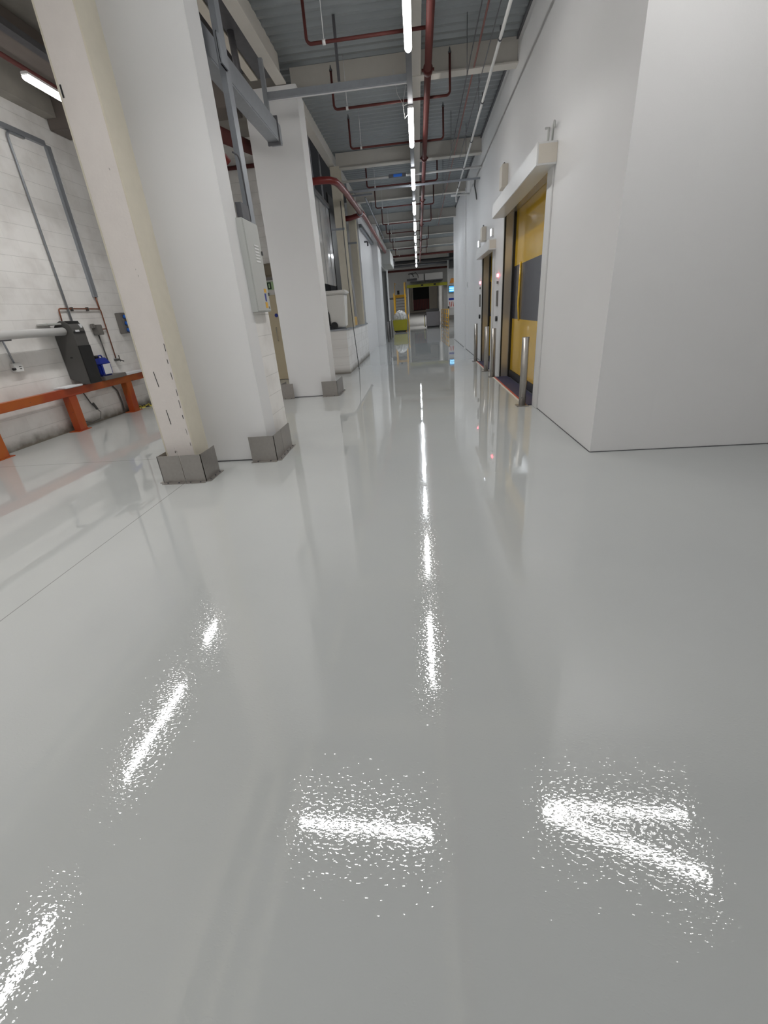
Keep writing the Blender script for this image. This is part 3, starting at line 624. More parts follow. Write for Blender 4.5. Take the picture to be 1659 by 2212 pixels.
# ================================================================== BACK WALL DOOR, EXIT SIGN, LAMP
t = struct('door_3', MB().box(-3.93, -3.05, 12.2, 12.26, 0.01, 2.1), 'doorcream', 'cream personnel door in the white block wall between the columns', 'door')
MB().box(-3.98, -3.93, 12.17, 12.26, 0, 2.14).box(-3.05, -3.0, 12.17, 12.26, 0, 2.14).box(-3.98, -3.0, 12.17, 12.26, 2.1, 2.15).build('door_frame', 'white_plain', t)
MB().rod((-3.70, 12.19, 1.62), (-3.70, 12.2, 1.62), 0.045, 20).build('blue_disc_sign', 'blue', t)
MB().tube([(-3.75, 12.2, 1.33), (-3.75, 12.15, 1.33), (-3.75, 12.15, 1.0), (-3.75, 12.2, 1.0)], 0.01, 8).build('pull_handle', 'stainless', t)
t = thing('exit_sign', 'dark green running man exit sign over the cream door', 'sign', (-3.65, 12.18, 2.22))
MB().box(-3.94, -3.42, 12.17, 12.195, 2.22, 2.40).build('sign_board', 'glowgreen', t)
s1 = MB().box(-3.935, -3.865, 12.165, 12.17, 2.23, 2.39).box(-3.855, -3.81, 12.165, 12.17, 2.23, 2.39).box(-3.80, -3.70, 12.165, 12.17, 2.23, 2.39).box(-3.62, -3.44, 12.165, 12.17, 2.23, 2.39).build('green_field', 'greenblack', t)
# figure on the centre field and arrow
fg = MB().rod((-3.52, 12.158, 2.365), (-3.52, 12.165, 2.365), 0.016, 10)
for (a, b_) in (((-3.525, 2.35), (-3.55, 2.30)), ((-3.55, 2.30), (-3.52, 2.27)), ((-3.52, 2.27), (-3.54, 2.24)), ((-3.55, 2.30), (-3.585, 2.27)), ((-3.585, 2.27), (-3.60, 2.25)), ((-3.53, 2.34), (-3.49, 2.32)), ((-3.53, 2.34), (-3.57, 2.345))):
    fg.rod((a[0], 12.161, a[1]), (b_[0], 12.161, b_[1]), 0.008, 6)
fg.build('running_figure', 'glowgreen', t)
MB().box(-3.765, -3.735, 12.158, 12.165, 2.26, 2.36).build('doorway_symbol', 'glowgreen', t)
t = thing('bulkhead_lamp', 'unlit bronze bulkhead lamp above the exit sign', 'lamp', (-3.7, 12.15, 2.44))
MB().box(-3.94, -3.50, 12.08, 12.195, 2.5, 2.80).build('lamp_cover', 'bronze', t, 0.04)
MB().box(-3.95, -3.48, 12.12, 12.198, 2.44, 2.50).build('lamp_base', 'greydark', t)

# white bin on the low wall
t = thing('wheeled_bin', 'white plastic wheeled bin standing on the low block wall', 'bin', (-2.15, 12.95, 1.16))
MB().hexa([(-2.36, 12.7, 1.20), (-1.98, 12.7, 1.20), (-1.98, 13.15, 1.20), (-2.36, 13.15, 1.20)], [(-2.46, 12.62, 2.02), (-1.93, 12.62, 2.02), (-1.93, 13.2, 2.02), (-2.46, 13.2, 2.02)]).build('bin_body', 'binwhite', t, 0.03)
MB().box(-2.48, -1.88, 12.58, 13.24, 2.0, 2.10).build('bin_rim', 'binwhite', t, 0.03)
MB().rod((-2.27, 12.68, 1.255), (-2.27, 12.58, 1.255), 0.09, 24).build('wheel', 'black', t)
MB().rod((-2.40, 12.70, 1.25), (-2.40, 12.72, 2.0), 0.02, 8).build('lifting_bar', 'charcoal', t)

# red pipe with loops on the left
t = thing('red_fire_pipe', 'glossy red pipe leaving the wall above the cream post and running on', 'pipe', (-1.6, 14, 4.0))
MB().tube([(-2.9, 11.3, 4.13), (-2.0, 11.3, 4.15), (-1.80, 11.35, 4.15), (-1.70, 11.5, 4.15), (-1.66, 11.8, 4.15), (-1.64, 12.6, 4.18), (-1.62, 15.4, 4.24)], 0.07, 16).build('near_run', 'redbright', t)
MB().tube([(-2.25, 15.5, 4.12), (-1.9, 15.5, 4.14), (-1.70, 15.6, 4.2), (-1.62, 16.0, 4.32), (-1.60, 17.0, 4.3), (-1.60, 24, 4.3), (-1.60, 34, 4.3)], 0.07, 16).build('far_run', 'redbright', t)
MB().rod((-1.63, 15.38, 4.24), (-1.63, 15.5, 4.24), 0.09, 16).build('end_cap', 'galv', t)
tr = clip_pipe('thin_silver_rail', 'thin silver rail slanting beside the red pipe', (-1.45, 15.6, 4.62), (-1.5, 24, 4.65), 0.02, 'galv', 'rail', 4)
for y in (17.8, 22.1): MB().rod((-1.47, y, 4.63), (-1.47, y, 4.94), 0.008, 6).build('hanger', 'galv_dark', tr)
tag(MB().box(-2.31, -2.20, 11.42, 13.48, 4.05, 4.12).box(-2.28, -2.25, 11.9, 11.95, 4.12, 5.3).box(-2.28, -2.25, 13.0, 13.05, 4.12, 5.3).build('grey_channel', 'galv'), 'grey channel along the top of the shiny cladding', 'channel')
tag(MB().box(-1.975, -1.88, 18.0, 22.55, 4.25, 4.36).build('grey_channel', 'galv'), 'grey channel above the pale bluish wall', 'channel')
tag(MB().rod((-2.0, 19.5, 4.0), (-1.85, 19.5, 4.0), 0.03, 8).rod((-1.85, 19.5, 4.0), (-1.85, 19.5, 3.85), 0.03, 8).build('wall_tap', 'galv_dark'), 'small dark fitting on the pale bluish wall', 'fitting')

# ================================================================== LEFT WALL ITEMS
t = thing('crash_barrier', 'long scuffed orange steel barrier along the left block wall', 'barrier', (-6.0, 7, 0))
MB().box(-6.06, -5.94, 0.5, 9.52, 0.59, 0.72).build('rail', 'orange', t, 0.006)
for y in (1.9, 3.9, 5.5, 7.13, 8.72):
    lg = MB().box(-6.06, -5.94, y - 0.09, y + 0.09, 0.012, 0.59).build('leg', 'orange', t, 0.004)
    MB().box(-6.12, -5.92, y - 0.15, y + 0.15, 0.0, 0.012).build('foot_plate', 'orange', lg)
# charcoal machine
t = thing('wall_dispenser', 'tall charcoal machine with black grille above the orange barrier', 'machine', (-5.95, 7.75, 0.72))
# side profile in x-z: against the wall at x=-6.14, curved top towards the front
px = [(-6.14, 0.84), (-5.90, 0.73), (-5.80, 0.73), (-5.80, 1.60)] + [(-5.80 - 0.17 + 0.17 * math.cos(a), 1.60 + 0.16 * math.sin(a)) for a in [math.pi / 2 * k / 6 for k in range(1, 7)]] + [(-6.06, 1.72), (-6.14, 1.62)]
n = len(px); mb = MB()
mb.v = [(x, 7.47, z) for x, z in px] + [(x, 7.77, z) for x, z in px]
mb.f = [tuple(range(n)), tuple(range(n, 2 * n))[::-1]] + [(i, (i + 1) % n, n + (i + 1) % n, n + i) for i in range(n)]; mb.sm = [False] * len(mb.f)
mb.build('casing', 'charcoal', t)
MB().box(-5.80, -5.785, 7.48, 7.765, 0.74, 1.36).build('grille', 'black', t)
cp = MB().hexa([(-5.80, 7.49, 1.56), (-5.79, 7.49, 1.56), (-5.79, 7.76, 1.56), (-5.80, 7.76, 1.56)], [(-5.90, 7.49, 1.75), (-5.86, 7.49, 1.75), (-5.86, 7.76, 1.75), (-5.90, 7.76, 1.75)]).build('control_panel', 'black', t)
MB().box(-5.792, -5.785, 7.53, 7.62, 1.58, 1.61).build('control_light', 'paper', cp)
MB().box(-5.83, -5.80, 7.70, 7.74, 1.64, 1.70).build('control_light', 'paper', cp)
MB().box(-6.0, -5.96, 7.465, 7.47, 1.17, 1.19).build('maker_badge', 'black', t)
MB().box(-6.14, -5.93, 7.15, 7.46, 1.70, 1.73).build('top_shelf', 'greybox', t, 0.01)
# white tube along the wall
t = thing('wall_tube', 'glossy white horizontal tube entering the charcoal machine', 'tube', (-6.0, 6, 1.6))
MB().rod((-5.95, 0.5, 1.60), (-5.95, 7.46, 1.60), 0.062, 24).build('tube_body', 'white', t)
for y in (2.5, 4.5, 6.4): MB().box(-6.14, -5.97, y - 0.02, y + 0.02, 1.52, 1.56).build('tube_bracket', 'galv_dark', t)
# jerry can
t = thing('jerry_can', 'blue plastic jerry can with white label on the barrier rail', 'jerry can', (-5.97, 8.2, 0.72))
MB().box(-6.10, -5.90, 8.0, 8.32, 0.79, 1.02).build('can_body', 'blue', t, 0.03)
MB().hexa([(-6.10, 8.0, 1.0), (-5.90, 8.0, 1.0), (-5.90, 8.32, 1.0), (-6.10, 8.32, 1.0)], [(-6.06, 8.06, 1.11), (-5.94, 8.06, 1.11), (-5.94, 8.27, 1.11), (-6.06, 8.27, 1.11)]).build('can_shoulder', 'blue', t, 0.01)
MB().rod((-6.0, 8.10, 1.10), (-6.0, 8.10, 1.16), 0.035, 16).build('cap', 'black', t)
MB().tube([(-6.0, 8.16, 1.10), (-6.0, 8.17, 1.15), (-6.0, 8.24, 1.15), (-6.0, 8.26, 1.10)], 0.012, 8).build('carry_handle', 'blue', t)
MB().box(-5.90, -5.897, 8.07, 8.27, 0.82, 1.0).build('label_sheet', 'paper', t)
tag(MB().box(-6.13, -5.86, 7.96, 8.62, 0.72, 0.79).build('drip_tray', 'greydark', None, 0.01), 'dark grey tray under the blue jerry can', 'tray')
tag(MB().box(-6.13, -5.90, 8.7, 9.35, 0.722, 0.76).build('white_slab', 'paper', None, 0.004), 'flat white board lying on the right end of the barrier', 'board')
tag(MB().box(-6.13, -5.9, 7.0, 7.42, 0.722, 0.75).build('white_rags', 'paper', None, 0.01), 'white cloths lying under the charcoal machine', 'cloth')
# isolator with pipes
t = thing('isolator_switch', 'small dark grey isolator on the wall right of the machine', 'switch', (-6.1, 8.55, 1.5))
MB().box(-6.15, -6.04, 8.44, 8.60, 1.50, 1.68).build('switch_box', 'greydark', t, 0.008)
MB().box(-6.13, -6.06, 8.38, 8.44, 1.62, 1.70).build('switch_lever', 'greydark', t, 0.01)
tag(MB().rod((-6.11, 8.52, 1.50), (-6.11, 8.56, 0.80), 0.012, 8).build('wall_cable', 'charcoal'), 'dark cable dropping from the isolator to the tray', 'cable')
t = thing('copper_pipework', 'thin copper pipe bent in a square over the machine', 'pipe', (-6.1, 8.3, 1.95))
MB().tube([(-6.12, 7.72, 1.72), (-6.12, 7.74, 1.92)] + arc((-6.12, 7.78, 1.92), 0.04, math.pi, math.pi / 2, 4, 'yz') + [(-6.12, 8.76, 1.955)] + arc((-6.12, 8.78, 1.915), 0.04, math.pi / 2, 0, 4, 'yz') + [(-6.12, 8.82, 1.05)], 0.011, 8).build('pipe_bend', 'copper', t)
MB().rod((-6.12, 8.61, 1.60), (-6.12, 8.82, 1.60), 0.01, 8).build('pipe_spur', 'copper', t)
MB().box(-6.14, -6.08, 8.78, 8.87, 1.0, 1.04).rod((-6.08, 8.84, 1.02), (-6.02, 8.9, 0.98), 0.012, 8).rod((-6.1, 8.9, 0.98), (-6.1, 8.9, 1.1), 0.01, 8).build('stop_valve', 'charcoal', t)
for y in (8.05, 8.45): MB().box(-6.15, -6.10, y, y + 0.02, 1.92, 1.985).build('pipe_clip', 'charcoal', t)
# socket box with blue sockets
t = thing('socket_box', 'grey box with three blue industrial sockets on the left wall', 'sockets', (-6.1, 9.4, 1.5))
MB().box(-6.15, -6.03, 9.24, 9.52, 1.49, 1.88).build('box_body', 'greydark', t, 0.008)
for k in range(3):
    z = 1.55 + k * 0.125
    MB().rod((-6.03, 9.33, z + 0.01), (-5.93, 9.36, z - 0.02), 0.038, 14).build('blue_socket', 'bluebright', t)
# outlet near the left edge
t = thing('wall_outlet', 'white wall outlet on its conduit near the left edge', 'outlet', (-6.1, 6.5, 1.08))
MB().box(-6.15, -6.09, 6.40, 6.56, 1.08, 1.21).build('outlet_plate', 'white', t, 0.006)
MB().box(-6.09, -6.087, 6.49, 6.53, 1.12, 1.13).box(-6.09, -6.087, 6.49, 6.53, 1.15, 1.16).build('outlet_marks', 'charcoal', t)
MB().rod((-6.12, 6.46, 1.21), (-6.12, 6.42, 1.56), 0.013, 8).build('outlet_conduit', 'galv', t)
MB().rod((-6.09, 6.37, 1.13), (-6.09, 6.41, 1.13), 0.02, 8).build('outlet_plug', 'black', t)
# conduits
tag(MB().box(-6.15, -6.09, 0.5, 8.72, 4.43, 4.50).build('wall_trunking', 'galv'), 'horizontal grey trunking high on the left block wall', 'trunking')
tag(MB().tube([(-6.12, 8.3, 4.42), (-6.12, 8.12, 4.42)] + arc((-6.12, 8.04, 4.34), 0.08, math.pi / 2, math.pi, 6, 'yz') + [(-6.12, 7.96, 1.73)], 0.017, 8).build('wall_conduit', 'galv'), 'thin grey conduit running down the left wall to the machine', 'conduit')
mb = MB().box(-6.15, -6.10, 8.74, 8.84, 2.16, 4.45)
t = tag(mb.build('foil_trunking', 'galv'), 'wide grey trunking with a ragged foil edge down the left wall', 'trunking')
rg = MB(); z = 2.2
while z < 4.2:
    d = random.uniform(0.005, 0.03); rg.hexa([(-6.14, 8.84, z), (-6.09, 8.84, z), (-6.09, 8.84 + d, z), (-6.14, 8.84 + d, z)], [(-6.14, 8.84, z + 0.07), (-6.09, 8.84, z + 0.07), (-6.10, 8.84 + d * 0.5, z + 0.08), (-6.14, 8.84 + d * 0.5, z + 0.08)]); z += random.uniform(0.06, 0.1)
rg.build('foil_edge', 'white', t)
tag(MB().rod((-6.12, 8.80, 1.96), (-6.12, 8.79, 2.16), 0.014, 8).build('link_conduit', 'copper'), 'short brown pipe between foil trunking and copper bend', 'pipe')
tag(MB().tube([(-6.12, 7.62, 0.58), (-6.12, 7.72, 0.36), (-6.11, 7.76, 0.30)], 0.01, 8).tube([(-6.11, 7.76, 0.30), (-6.05, 7.80, 0.18), (-6.02, 7.70, 0.08), (-6.02, 7.45, 0.06), (-6.02, 7.3, 0.12)], 0.006, 8).rod((-6.10, 7.74, 0.36), (-6.09, 7.79, 0.24), 0.022, 8).build('power_lead', 'charcoal'), 'dark power lead looping down under the barrier', 'cable')
tag(MB().tube([(-6.12, 8.42, 0.6), (-6.12, 8.55, 0.45), (-6.12, 8.58, 0.2), (-6.12, 8.56, 0.03)], 0.014, 8).build('drain_hose', 'charcoal'), 'dark drain hose beside the right barrier leg', 'hose')
# hazard tape lump on the floor
mb = MB()
for k in range(14):
    y = 9.0 + k * 0.028; x = -6.08 + k * 0.016
    mb.hexa([(x - 0.06, y, 0.0), (x + 0.05, y + 0.01, 0.0), (x + 0.06, y + 0.035, 0.0), (x - 0.05, y + 0.035, 0.0)], [(x - 0.05, y + 0.004, 0.03 + 0.015 * (k % 3)), (x + 0.04, y + 0.008, 0.02 + 0.01 * (k % 2)), (x + 0.05, y + 0.03, 0.02), (x - 0.04, y + 0.03, 0.035)])
tag(mb.build('hazard_strip', 'tape'), 'crumpled yellow and black hazard strip on the floor by the left wall', 'strip')

# ================================================================== ROLLER DOORS (right wall)
def roller_door(name, label, y0, y1, h, head, hx, grey):
    o = struct(name, MB().box(1.945, 1.97, y0 - 0.0, y1 + 0.0, 0.16, grey[0]).box(1.945, 1.97, y0, y1, grey[1], h + 0.05), 'yellow', label, 'door')
    MB().box(1.947, 1.968, y0, y1, grey[0], grey[1]).build('grey_window_band', 'greypvc', o)
    MB().tube([(1.94, y0 + (y1 - y0) * 0.76, grey[0] - 0.02), (1.93, y0 + (y1 - y0) * 0.785, (grey[0] + grey[1]) / 2 - 0.2), (1.938, y0 + (y1 - y0) * 0.78, grey[1] + 0.03)], 0.022, 8).build('yellow_seam_strip', 'yellow', o)
    MB().box(1.92, 1.99, y0, y1, 0.02, 0.16).build('bottom_rail', 'black', o, 0.01)
    MB().box(1.90, 2.00, y1 - 0.06, y1 - 0.002, 0, h).build('guide_rail', 'black', o)
    MB().box(WR + 0.02, 1.90, y1 - 0.012, y1 - 0.001, 0.005, h).build('steel_jamb', 'stainless', o)
    MB().box(WR + 0.02, 1.94, y0 + 0.001, y0 + 0.012, 0.005, h).build('near_jamb', 'stainless', o)
    MB().box(WR - 0.02, WR - 0.001, y1, y1 + 0.12, 0, h).box(WR - 0.02, WR - 0.001, y0 - 0.26, y0 - 0.0, 0, h).build('face_frame', 'white', o, 0.003)
    MB().box(WR - 0.01, WR + 0.02, y1 - 0.014, y1 + 0.004, 0, h).build('dark_gasket', 'black', o)
    MB().box(WR + 0.001, 1.94, y0, y1, h - 0.015, h - 0.001).build('head_soffit', 'stainless', o)
    hb = MB().box(hx, WR - 0.001, head[0], head[1], head[2], head[3]).build('head_box', 'white', o, 0.006)
    MB().box(hx + 0.02, WR - 0.002, head[0] - 0.003, head[0], head[2] + 0.02, head[3] - 0.02).build('head_end_plate', 'cream_pale', hb)
    return o
d1 = roller_door('door_1', 'nearer yellow rapid roller door with grey window band', 7.0, 10.08, 3.05, (6.68, 10.15, 2.97, 3.2), 1.50, (1.17, 2.12))
d2 = roller_door('door_2', 'farther yellow rapid roller door, mostly hidden by its jamb', 11.45, 13.2, 2.60, (11.1, 13.35, 2.55, 2.75), 1.58, (1.17, 2.0))
for (y0, y1, lab) in ((7.01, 10.07, 'navy threshold mat with red edge at the nearer roller door'), (11.46, 13.19, 'navy threshold mat with red edge at the farther roller door')):
    t = thing('threshold_mat', lab, 'mat', (1.8, (y0 + y1) / 2, 0))
    MB().box(1.64, 1.91, y0, y1, 0.0, 0.012).build('mat_field', 'navy', t)
    MB().box(1.615, 1.64, y0, y1, 0.0, 0.014).build('red_edge', 'redline', t)
    MB().box(1.585, 1.615, y0, y1, 0.0, 0.008).build('pale_edge', 'cream_pale', t)
# bollards
def make_bollard(x, y, label):
    t = thing('bollard', label, 'bollard', (x, y, 0), 'steel bollards at the roller doors')
    MB().rod((x, y, 0.005), (x, y, 1.0), 0.052, 28).rod((x, y, 1.0), (x, y, 1.004), 0.05, 28).build('tube', 'stainless_matt', t)
    MB().box(x - 0.09, x + 0.09, y - 0.09, y + 0.09, 0.0, 0.009).build('base_plate', 'steel', t, 0.002)
    MB().rod((x - 0.02, y - 0.05, 0.13), (x - 0.021, y - 0.055, 0.13), 0.008, 8).build('set_screw', 'charcoal', t)
    return t
M['stainless_matt'] = mat('satin_steel', (0.42, 0.40, 0.37), 0.36, metal=0.9, noise=0.06, nscale=40)
b0 = make_bollard(1.57, 7.0, 'steel bollard nearest the camera, in front of the yellow curtain')
for (x, y, lab) in ((1.60, 10.18, 'steel bollard at the far side of the nearer roller door'), (1.59, 11.15, 'steel bollard at the near side of the farther roller door'), (1.60, 13.32, 'farthest steel bollard along the right wall')):
    c = copy_tree(b0, None, (x, y, 0)); c['label'] = lab
# wall controls
for (y, lab) in ((10.66, 'beside the nearer roller door'), (13.55, 'beyond the farther roller door')):
    t = thing('door_control', 'row of red light, grey pad and black button %s' % lab, 'control', (WR, y, 1.1), 'roller door controls')
    MB().rod((WR - 0.001, y, 2.02), (WR - 0.035, y, 2.02), 0.032, 16).build('red_light', 'led', t)
    MB().box(WR - 0.03, WR - 0.001, y - 0.04, y + 0.04, 1.86, 1.91).build('sensor', 'greydark', t)
    MB().box(WR - 0.03, WR - 0.001, y - 0.055, y + 0.055, 1.42, 1.73).build('touch_pad', 'greydark', t, 0.004)
    MB().rod((WR - 0.001, y, 1.17), (WR - 0.04, y, 1.17), 0.055, 18).build('push_button', 'black', t)
for (y, z0, z1, lab, w_) in ((10.1, 3.42, 3.78, 'grey control box on the wall above the nearer roller door', 0.3), (12.8, 2.9, 3.2, 'grey control box on the wall above the farther roller door', 0.3)):
    t = thing('control_box', lab, 'box', (WR, y, z0), 'control boxes above the roller doors')
    MB().box(WR - 0.11, WR - 0.001, y - w_ / 2, y + w_ / 2, z0, z1).build('box_body', 'cream_pale', t, 0.008)
    MB().box(WR - 0.10, WR - 0.02, y + w_ / 2, y + w_ / 2 + 0.04, z1 - 0.2, z1 - 0.04).build('rotary_switch', 'charcoal', t)
    MB().tube([(WR - 0.05, y, z1), (WR - 0.05, y, z1 + 0.04), (WR - 0.05, y + 0.1, z1 + 0.05)], 0.012, 8).build('cable_stub', 'charcoal', t)
for (y, z0, z1, lab) in ((11.5, 2.85, 2.98, 'lit white emergency lamp between the roller doors'), (13.72, 2.88, 3.02, 'lit white emergency lamp past the farther roller door')):
    t = thing('emergency_lamp', lab, 'lamp', (WR, y, z0), 'small lit lamps on the right wall')
    MB().box(WR - 0.05, WR - 0.001, y - 0.03, y + 0.16, z0, z1 + 0.02).build('lamp_case', 'white', t, 0.005)
    MB().box(WR - 0.07, WR - 0.05, y - 0.02, y + 0.05, z0 + 0.005, z1).build('lamp_lens', 'emlamp', t)
tag(MB().tube([(WR - 0.03, 7.05, 3.2), (WR - 0.03, 7.05, 3.42), (WR - 0.03, 7.2, 3.46)], 0.014, 8).tube([(WR - 0.03, 6.85, 3.2), (WR - 0.03, 6.84, 3.36), (WR - 0.04, 6.76, 3.40), (WR - 0.04, 6.72, 3.33)], 0.014, 8).build('cable_tails', 'greybox'), 'grey cable tails above the head box of the nearer roller door', 'cable')
tag(MB().tube([(WR - 0.03, 14.9, 4.66), (WR - 0.05, 14.8, 4.45), (WR - 0.03, 14.65, 4.25), (WR - 0.03, 14.5, 4.10)], 0.018, 8).build('wall_cable', 'charcoal'), 'loose dark cable hanging high on the right wall', 'cable')
tag(MB().hexa([(WR - 0.01, 16.9, 2.02), (WR - 0.001, 16.9, 2.02), (WR - 0.001, 17.2, 2.1), (WR - 0.01, 17.2, 2.1)], [(WR - 0.01, 17.0, 2.2), (WR - 0.001, 17.0, 2.2), (WR - 0.001, 17.15, 2.2), (WR - 0.01, 17.15, 2.2)]).build('wall_bracket', 'greybox'), 'small grey triangular bracket on the far right wall', 'bracket')

# ================================================================== LEFT FAR ROLLER DOOR
t = struct('door_4', MB().box(-2.1, -2.05, 24.7, 28.6, 0, 3.6), 'charcoal', 'dark roller door far on the left side', 'door')
MB().box(-1.8, -1.76, 24.7, 24.9, 0, 3.6).box(-1.8, -1.76, 28.4, 28.6, 0, 3.6).build('door_frame', 'galv_dark', t)
MB().box(-2.05, -2.03, 25.2, 26.0, 2.2, 3.3).build('pale_panel', 'white', t)
MB().box(-1.80, -1.35, 26.0, 29.5, 3.75, 4.4).build('motor_housing', 'greybox', t, 0.02)
for (y, lab) in ((24.8, 'dark post at the near side of the far left door'), (26.8, 'dark post at the middle of the far left door'), (28.8, 'dark post at the far side of the far left door')):
    tag(MB().rod((-1.62, y, 0), (-1.62, y, 1.0), 0.05, 16).build('bollard', 'greydark'), lab, 'bollard', 'posts at the far left door')

# ================================================================== FAR ROOM
t = thing('yellow_skip', 'olive yellow wheeled skip at the foot of the stairs', 'skip', (-1.36, 35.3, 0))
MB().hexa([(-1.84, 35, 0.12), (-0.88, 35, 0.12), (-0.88, 35.9, 0.12), (-1.84, 35.9, 0.12)], [(-1.9, 34.95, 0.85), (-0.82, 34.95, 0.85), (-0.82, 36, 0.85), (-1.9, 36, 0.85)]).build('skip_body', 'binyellow', t, 0.02)
MB().box(-1.80, -0.92, 35.0, 35.9, 0.05, 0.12).build('skip_base', 'black', t)
for x in (-1.7, -1.0): MB().rod((x - 0.03, 35.1, 0.05), (x + 0.03, 35.1, 0.05), 0.05, 12).build('castor', 'black', t)
me = bpy.data.meshes.new('film'); bm = bmesh.new(); bmesh.ops.create_icosphere(bm, subdivisions=4, radius=1)
for v in bm.verts:
    k = 1 + 0.10 * math.sin(9 * v.co.x + 3 * v.co.z) * math.cos(7 * v.co.y + 5 * v.co.x) + random.uniform(-0.03, 0.03)
    v.co = Vector((v.co.x * 0.47 * k, v.co.y * 0.45 * k, v.co.z * 0.50 * k))
bm.to_mesh(me); bm.free(); me.materials.append(M['bagplastic'])
o = bpy.data.objects.new('plastic_film', me); C.objects.link(o); o.location = (-1.33, 35.45, 0.98)
tag(o, 'heap of crumpled clear plastic film in the yellow skip', 'film')
# stairs
t = thing('stairs', 'steep stairs with yellow handrails behind the skip', 'stairs', (-1.4, 38, 0))
for k in range(11): MB().box(-1.78, -1.02, 37.4 + k * 0.24, 37.68 + k * 0.24, 0.2 + k * 0.22, 0.24 + k * 0.22).build('tread', 'greydark', t)
MB().box(-1.78, -1.02, 37.6, 37.62, 0.0, 0.2).build('bottom_riser', 'greydark', t)
for x in (-1.84, -0.98):
    MB().prism([(37.3, 0.0), (37.7, 0.0), (40.2, 2.35), (40.2, 2.65), (40.0, 2.65), (37.3, 0.3)], 'x', x - 0.03, x + 0.03).build('stringer', 'yellowpaint', t)
    MB().tube([(x, 37.3, 0.1), (x, 37.3, 1.1), (x, 40.1, 3.55), (x, 42.5, 3.55)], 0.03, 8).build('handrail', 'yellowpaint', t)
MB().box(-1.84, -0.95, 40.1, 40.16, 2.42, 2.66).build('landing_edge', 'yellowpaint', t)
MB().box(-3.5, -0.95, 40.16, 43, 2.42, 2.5).build('landing', 'greydark', t)
MB().box(-1.86, -1.80, 37.2, 37.26, 0, 2.7).box(-1.02, -0.96, 37.2, 37.26, 0, 3.4).build('newel_post', 'yellowpaint', t)
# red fire cabinet etc.
tag(MB().box(-1.75, -1.55, 41.9, 42.0, 2.75, 3.05).build('small_dark_box', 'black'), 'small black box above the stair landing', 'box')
def fence(label, p0, p1, h, loc):
    t = thing('yellow_fence', label, 'fence', loc, 'yellow pedestrian barriers at the far end')
    P0, P1 = Vector(p0), Vector(p1); up = Vector((0, 0, 1))
    for z in (0.12, 0.4, 0.7, 0.98, h): MB().rod(P0 + up * z, P1 + up * z, 0.03, 8).build('rail', 'yellowpaint', t)
    for k in range(5):
        p = P0.lerp(P1, k / 4); MB().rod(p, p + up * h, 0.026, 8).build('upright', 'yellowpaint', t)
    mb = MB()
    d = (P1 - P0).normalized(); nrm = Vector((-d.y, d.x, 0)) * 0.006
    a, b_ = P0 + up * 0.2, P1 + up * 0.2
    mb.hexa([a - nrm, b_ - nrm, b_ + nrm, a + nrm], [a - nrm + up * (h - 0.25), b_ - nrm + up * (h - 0.25), b_ + nrm + up * (h - 0.25), a + nrm + up * (h - 0.25)])
fence('yellow barrier right of the grey container, leading to the far opening', (2.28, 36.2, 0), (2.05, 42.5, 0), 1.3, (2.2, 39, 0))
fence('yellow barrier between the skip and the far opening', (-0.72, 35.3, 0), (-0.80, 39.5, 0), 1.15, (-0.85, 37, 0))
# grey container with lid and hazard edge
t = thing('grey_container', 'large grey container standing before the loading bay opening', 'container', (1.2, 40, 0))
MB().box(0.68, 1.80, 39.6, 41.0, 0.1, 1.2).build('container_body', 'cartgrey', t, 0.03)
MB().box(0.66, 1.74, 40.2, 41.0, 1.2, 1.42).build('container_lid', 'charcoal', t, 0.03)
MB().box(0.72, 1.76, 39.65, 40.95, 0.0, 0.1).build('container_base', 'black', t)
MB().box(0.50, 0.56, 39.8, 39.86, 0.1, 0.85).build('hazard_edge', 'tape', t)
MB().tube([(0.68, 40.1, 1.0), (0.53, 39.9, 1.0), (0.53, 39.85, 0.2), (0.6, 39.8, 0.08)], 0.03, 8).build('push_handle', 'black', t)
# yellow beam and boxes over the opening
t = thing('height_beam', 'bright yellow height limit beam across the far opening', 'beam', (0.8, 44.8, 3.3))
MB().box(-0.95, 2.9, 44.6, 44.8, 3.28, 3.52).build('beam_bar', 'acid', t)
for x in (0.35, 1.5): MB().box(x, x + 0.2, 44.59, 44.6, 3.36, 3.48).build('dark_mark', 'black', t)
for (x0, x1, lab) in ((-0.6, 0.62, 'left pale blue grey unit above the yellow beam'), (0.72, 2.3, 'right pale blue grey unit above the yellow beam')):
    t = thing('air_unit', lab, 'air unit', ((x0 + x1) / 2, 44.3, 3.75), 'pale units above the far opening')
    MB().box(x0, x1, 44.0, 44.95, 3.78, 4.3).build('unit_casing', 'white', t, 0.02)
    MB().box(x0, x1, 44.0, 44.9, 3.68, 3.77).build('unit_tray', 'galv_dark', t)
tag(MB().tube([(-0.5, 43.9, 4.3), (-0.1, 43.8, 4.42), (0.1, 43.8, 4.2), (0.12, 43.85, 4.0)], 0.03, 8).tube([(-0.75, 43.9, 4.35), (-0.4, 43.9, 4.4), (-0.3, 43.9, 4.1)], 0.05, 8).build('unit_hose', 'charcoal'), 'dark hoses looped over the left pale unit', 'hose')
tag(MB().box(-0.9, 0.0, 43.88, 43.99, 3.8, 3.98).build('dark_tray', 'galv_dark'), 'dark tray in front of the left pale unit', 'tray')
for i, (y, z, r, m_, lab) in enumerate(((33.0, 4.72, 0.06, 'redpipe', 'dark red pipe crossing the far corridor ceiling'), (36.5, 4.66, 0.11, 'black', 'black pipe crossing the far ceiling, nearer of two'), (38.5, 4.58, 0.09, 'galv_dark', 'dark grey pipe crossing the far ceiling'), (41.0, 4.45, 0.08, 'redpipe', 'brown red pipe crossing farthest at the ceiling'))):
    tag(MB().rod((-4.29, y, z), (5.98, y, z), r, 12).build('cross_pipe', m_), lab, 'pipe', 'pipes crossing the far ceiling')
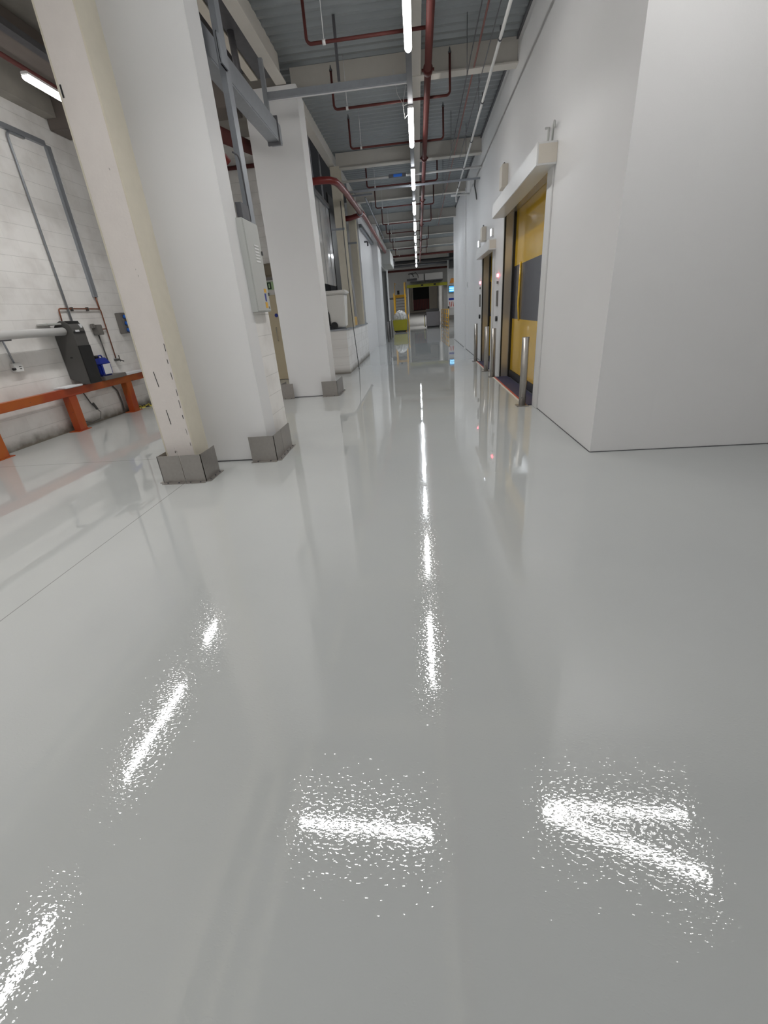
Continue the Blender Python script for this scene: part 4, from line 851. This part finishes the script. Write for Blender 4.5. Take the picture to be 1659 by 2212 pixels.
tag(MB().box(2.45, 3.2, 37.0, 37.98, 4.1, 5.2).build('dark_fan', 'black'), 'black block at the ceiling beside the end of the right wall', 'fan')
tag(MB().box(-2.2, -1.5, 34, 35, 4.35, 4.75).build('dark_fan', 'black', None, 0.05), 'black tangled fitting at the far left ceiling', 'fitting')
# dock door
t = thing('dock_shutter', 'dark red striped dock shutter deep in the loading bay', 'shutter', (0.45, 60.1, 1.7))
mb = MB()
for k in range(10): mb.box(-0.53 + k * 0.195, -0.37 + k * 0.195, 59.83, 59.89, 1.35, 2.55)
mb.build('red_slats', 'dockred', t)
MB().box(-0.54, 1.44, 59.9, 59.98, 1.3, 3.9).build('black_backing', 'dark', t)
for x in (-0.62, 1.5): MB().box(x - 0.07, x + 0.07, 59.82, 59.99, 1.3, 3.9).build('door_post', 'cream_pale', t)
# right far: screen, notice, sign, strip
t = thing('wall_screen', 'glowing blue screen on the far right wall', 'screen', (2.75, 37.9, 2.4))
MB().box(2.42, 3.3, 37.9, 37.98, 2.44, 2.94).build('screen_frame', 'black', t)
MB().box(2.45, 3.27, 37.885, 37.9, 2.48, 2.90).build('screen_face', 'screen', t)
for z in (2.55, 2.70): MB().box(2.47, 3.25, 37.875, 37.885, z, z + 0.09).build('screen_bar', 'screenbar', t)
t = thing('wall_notice', 'white notice with dark blue header and red lines on the far right wall', 'notice', (2.75, 37.95, 1.4))
MB().box(2.4, 3.2, 37.97, 37.995, 1.40, 2.10).build('notice_sheet', 'paper', t)
MB().box(2.42, 3.18, 37.96, 37.97, 1.92, 2.08).build('blue_header', 'blue', t)
rd = MB()
for k in range(5): rd.hexa([(2.5 + k * 0.13, 37.96, 1.45), (2.55 + k * 0.13, 37.96, 1.45), (2.55 + k * 0.13, 37.97, 1.45), (2.5 + k * 0.13, 37.97, 1.45)], [(2.46 + k * 0.13, 37.96, 1.82), (2.51 + k * 0.13, 37.96, 1.82), (2.51 + k * 0.13, 37.97, 1.82), (2.46 + k * 0.13, 37.97, 1.82)])
rd.build('red_lines', 'redline', t)
tag(MB().prism([(2.50, 3.12), (3.0, 3.12), (3.0, 3.42), (2.62, 3.42)], 'y', 37.93, 37.98).build('orange_sign', 'orangesign'), 'orange sign above the blue screen', 'sign')
tag(MB().box(2.38, 3.3, 37.80, 37.98, 0.55, 0.85).build('dark_cabinet', 'greydark'), 'dark grey box low on the far right wall', 'box')
tag(MB().box(2.36, 2.46, 37.9, 37.98, 1.35, 1.5).build('alarm_point', 'black'), 'small black call point beside the notice', 'call point')
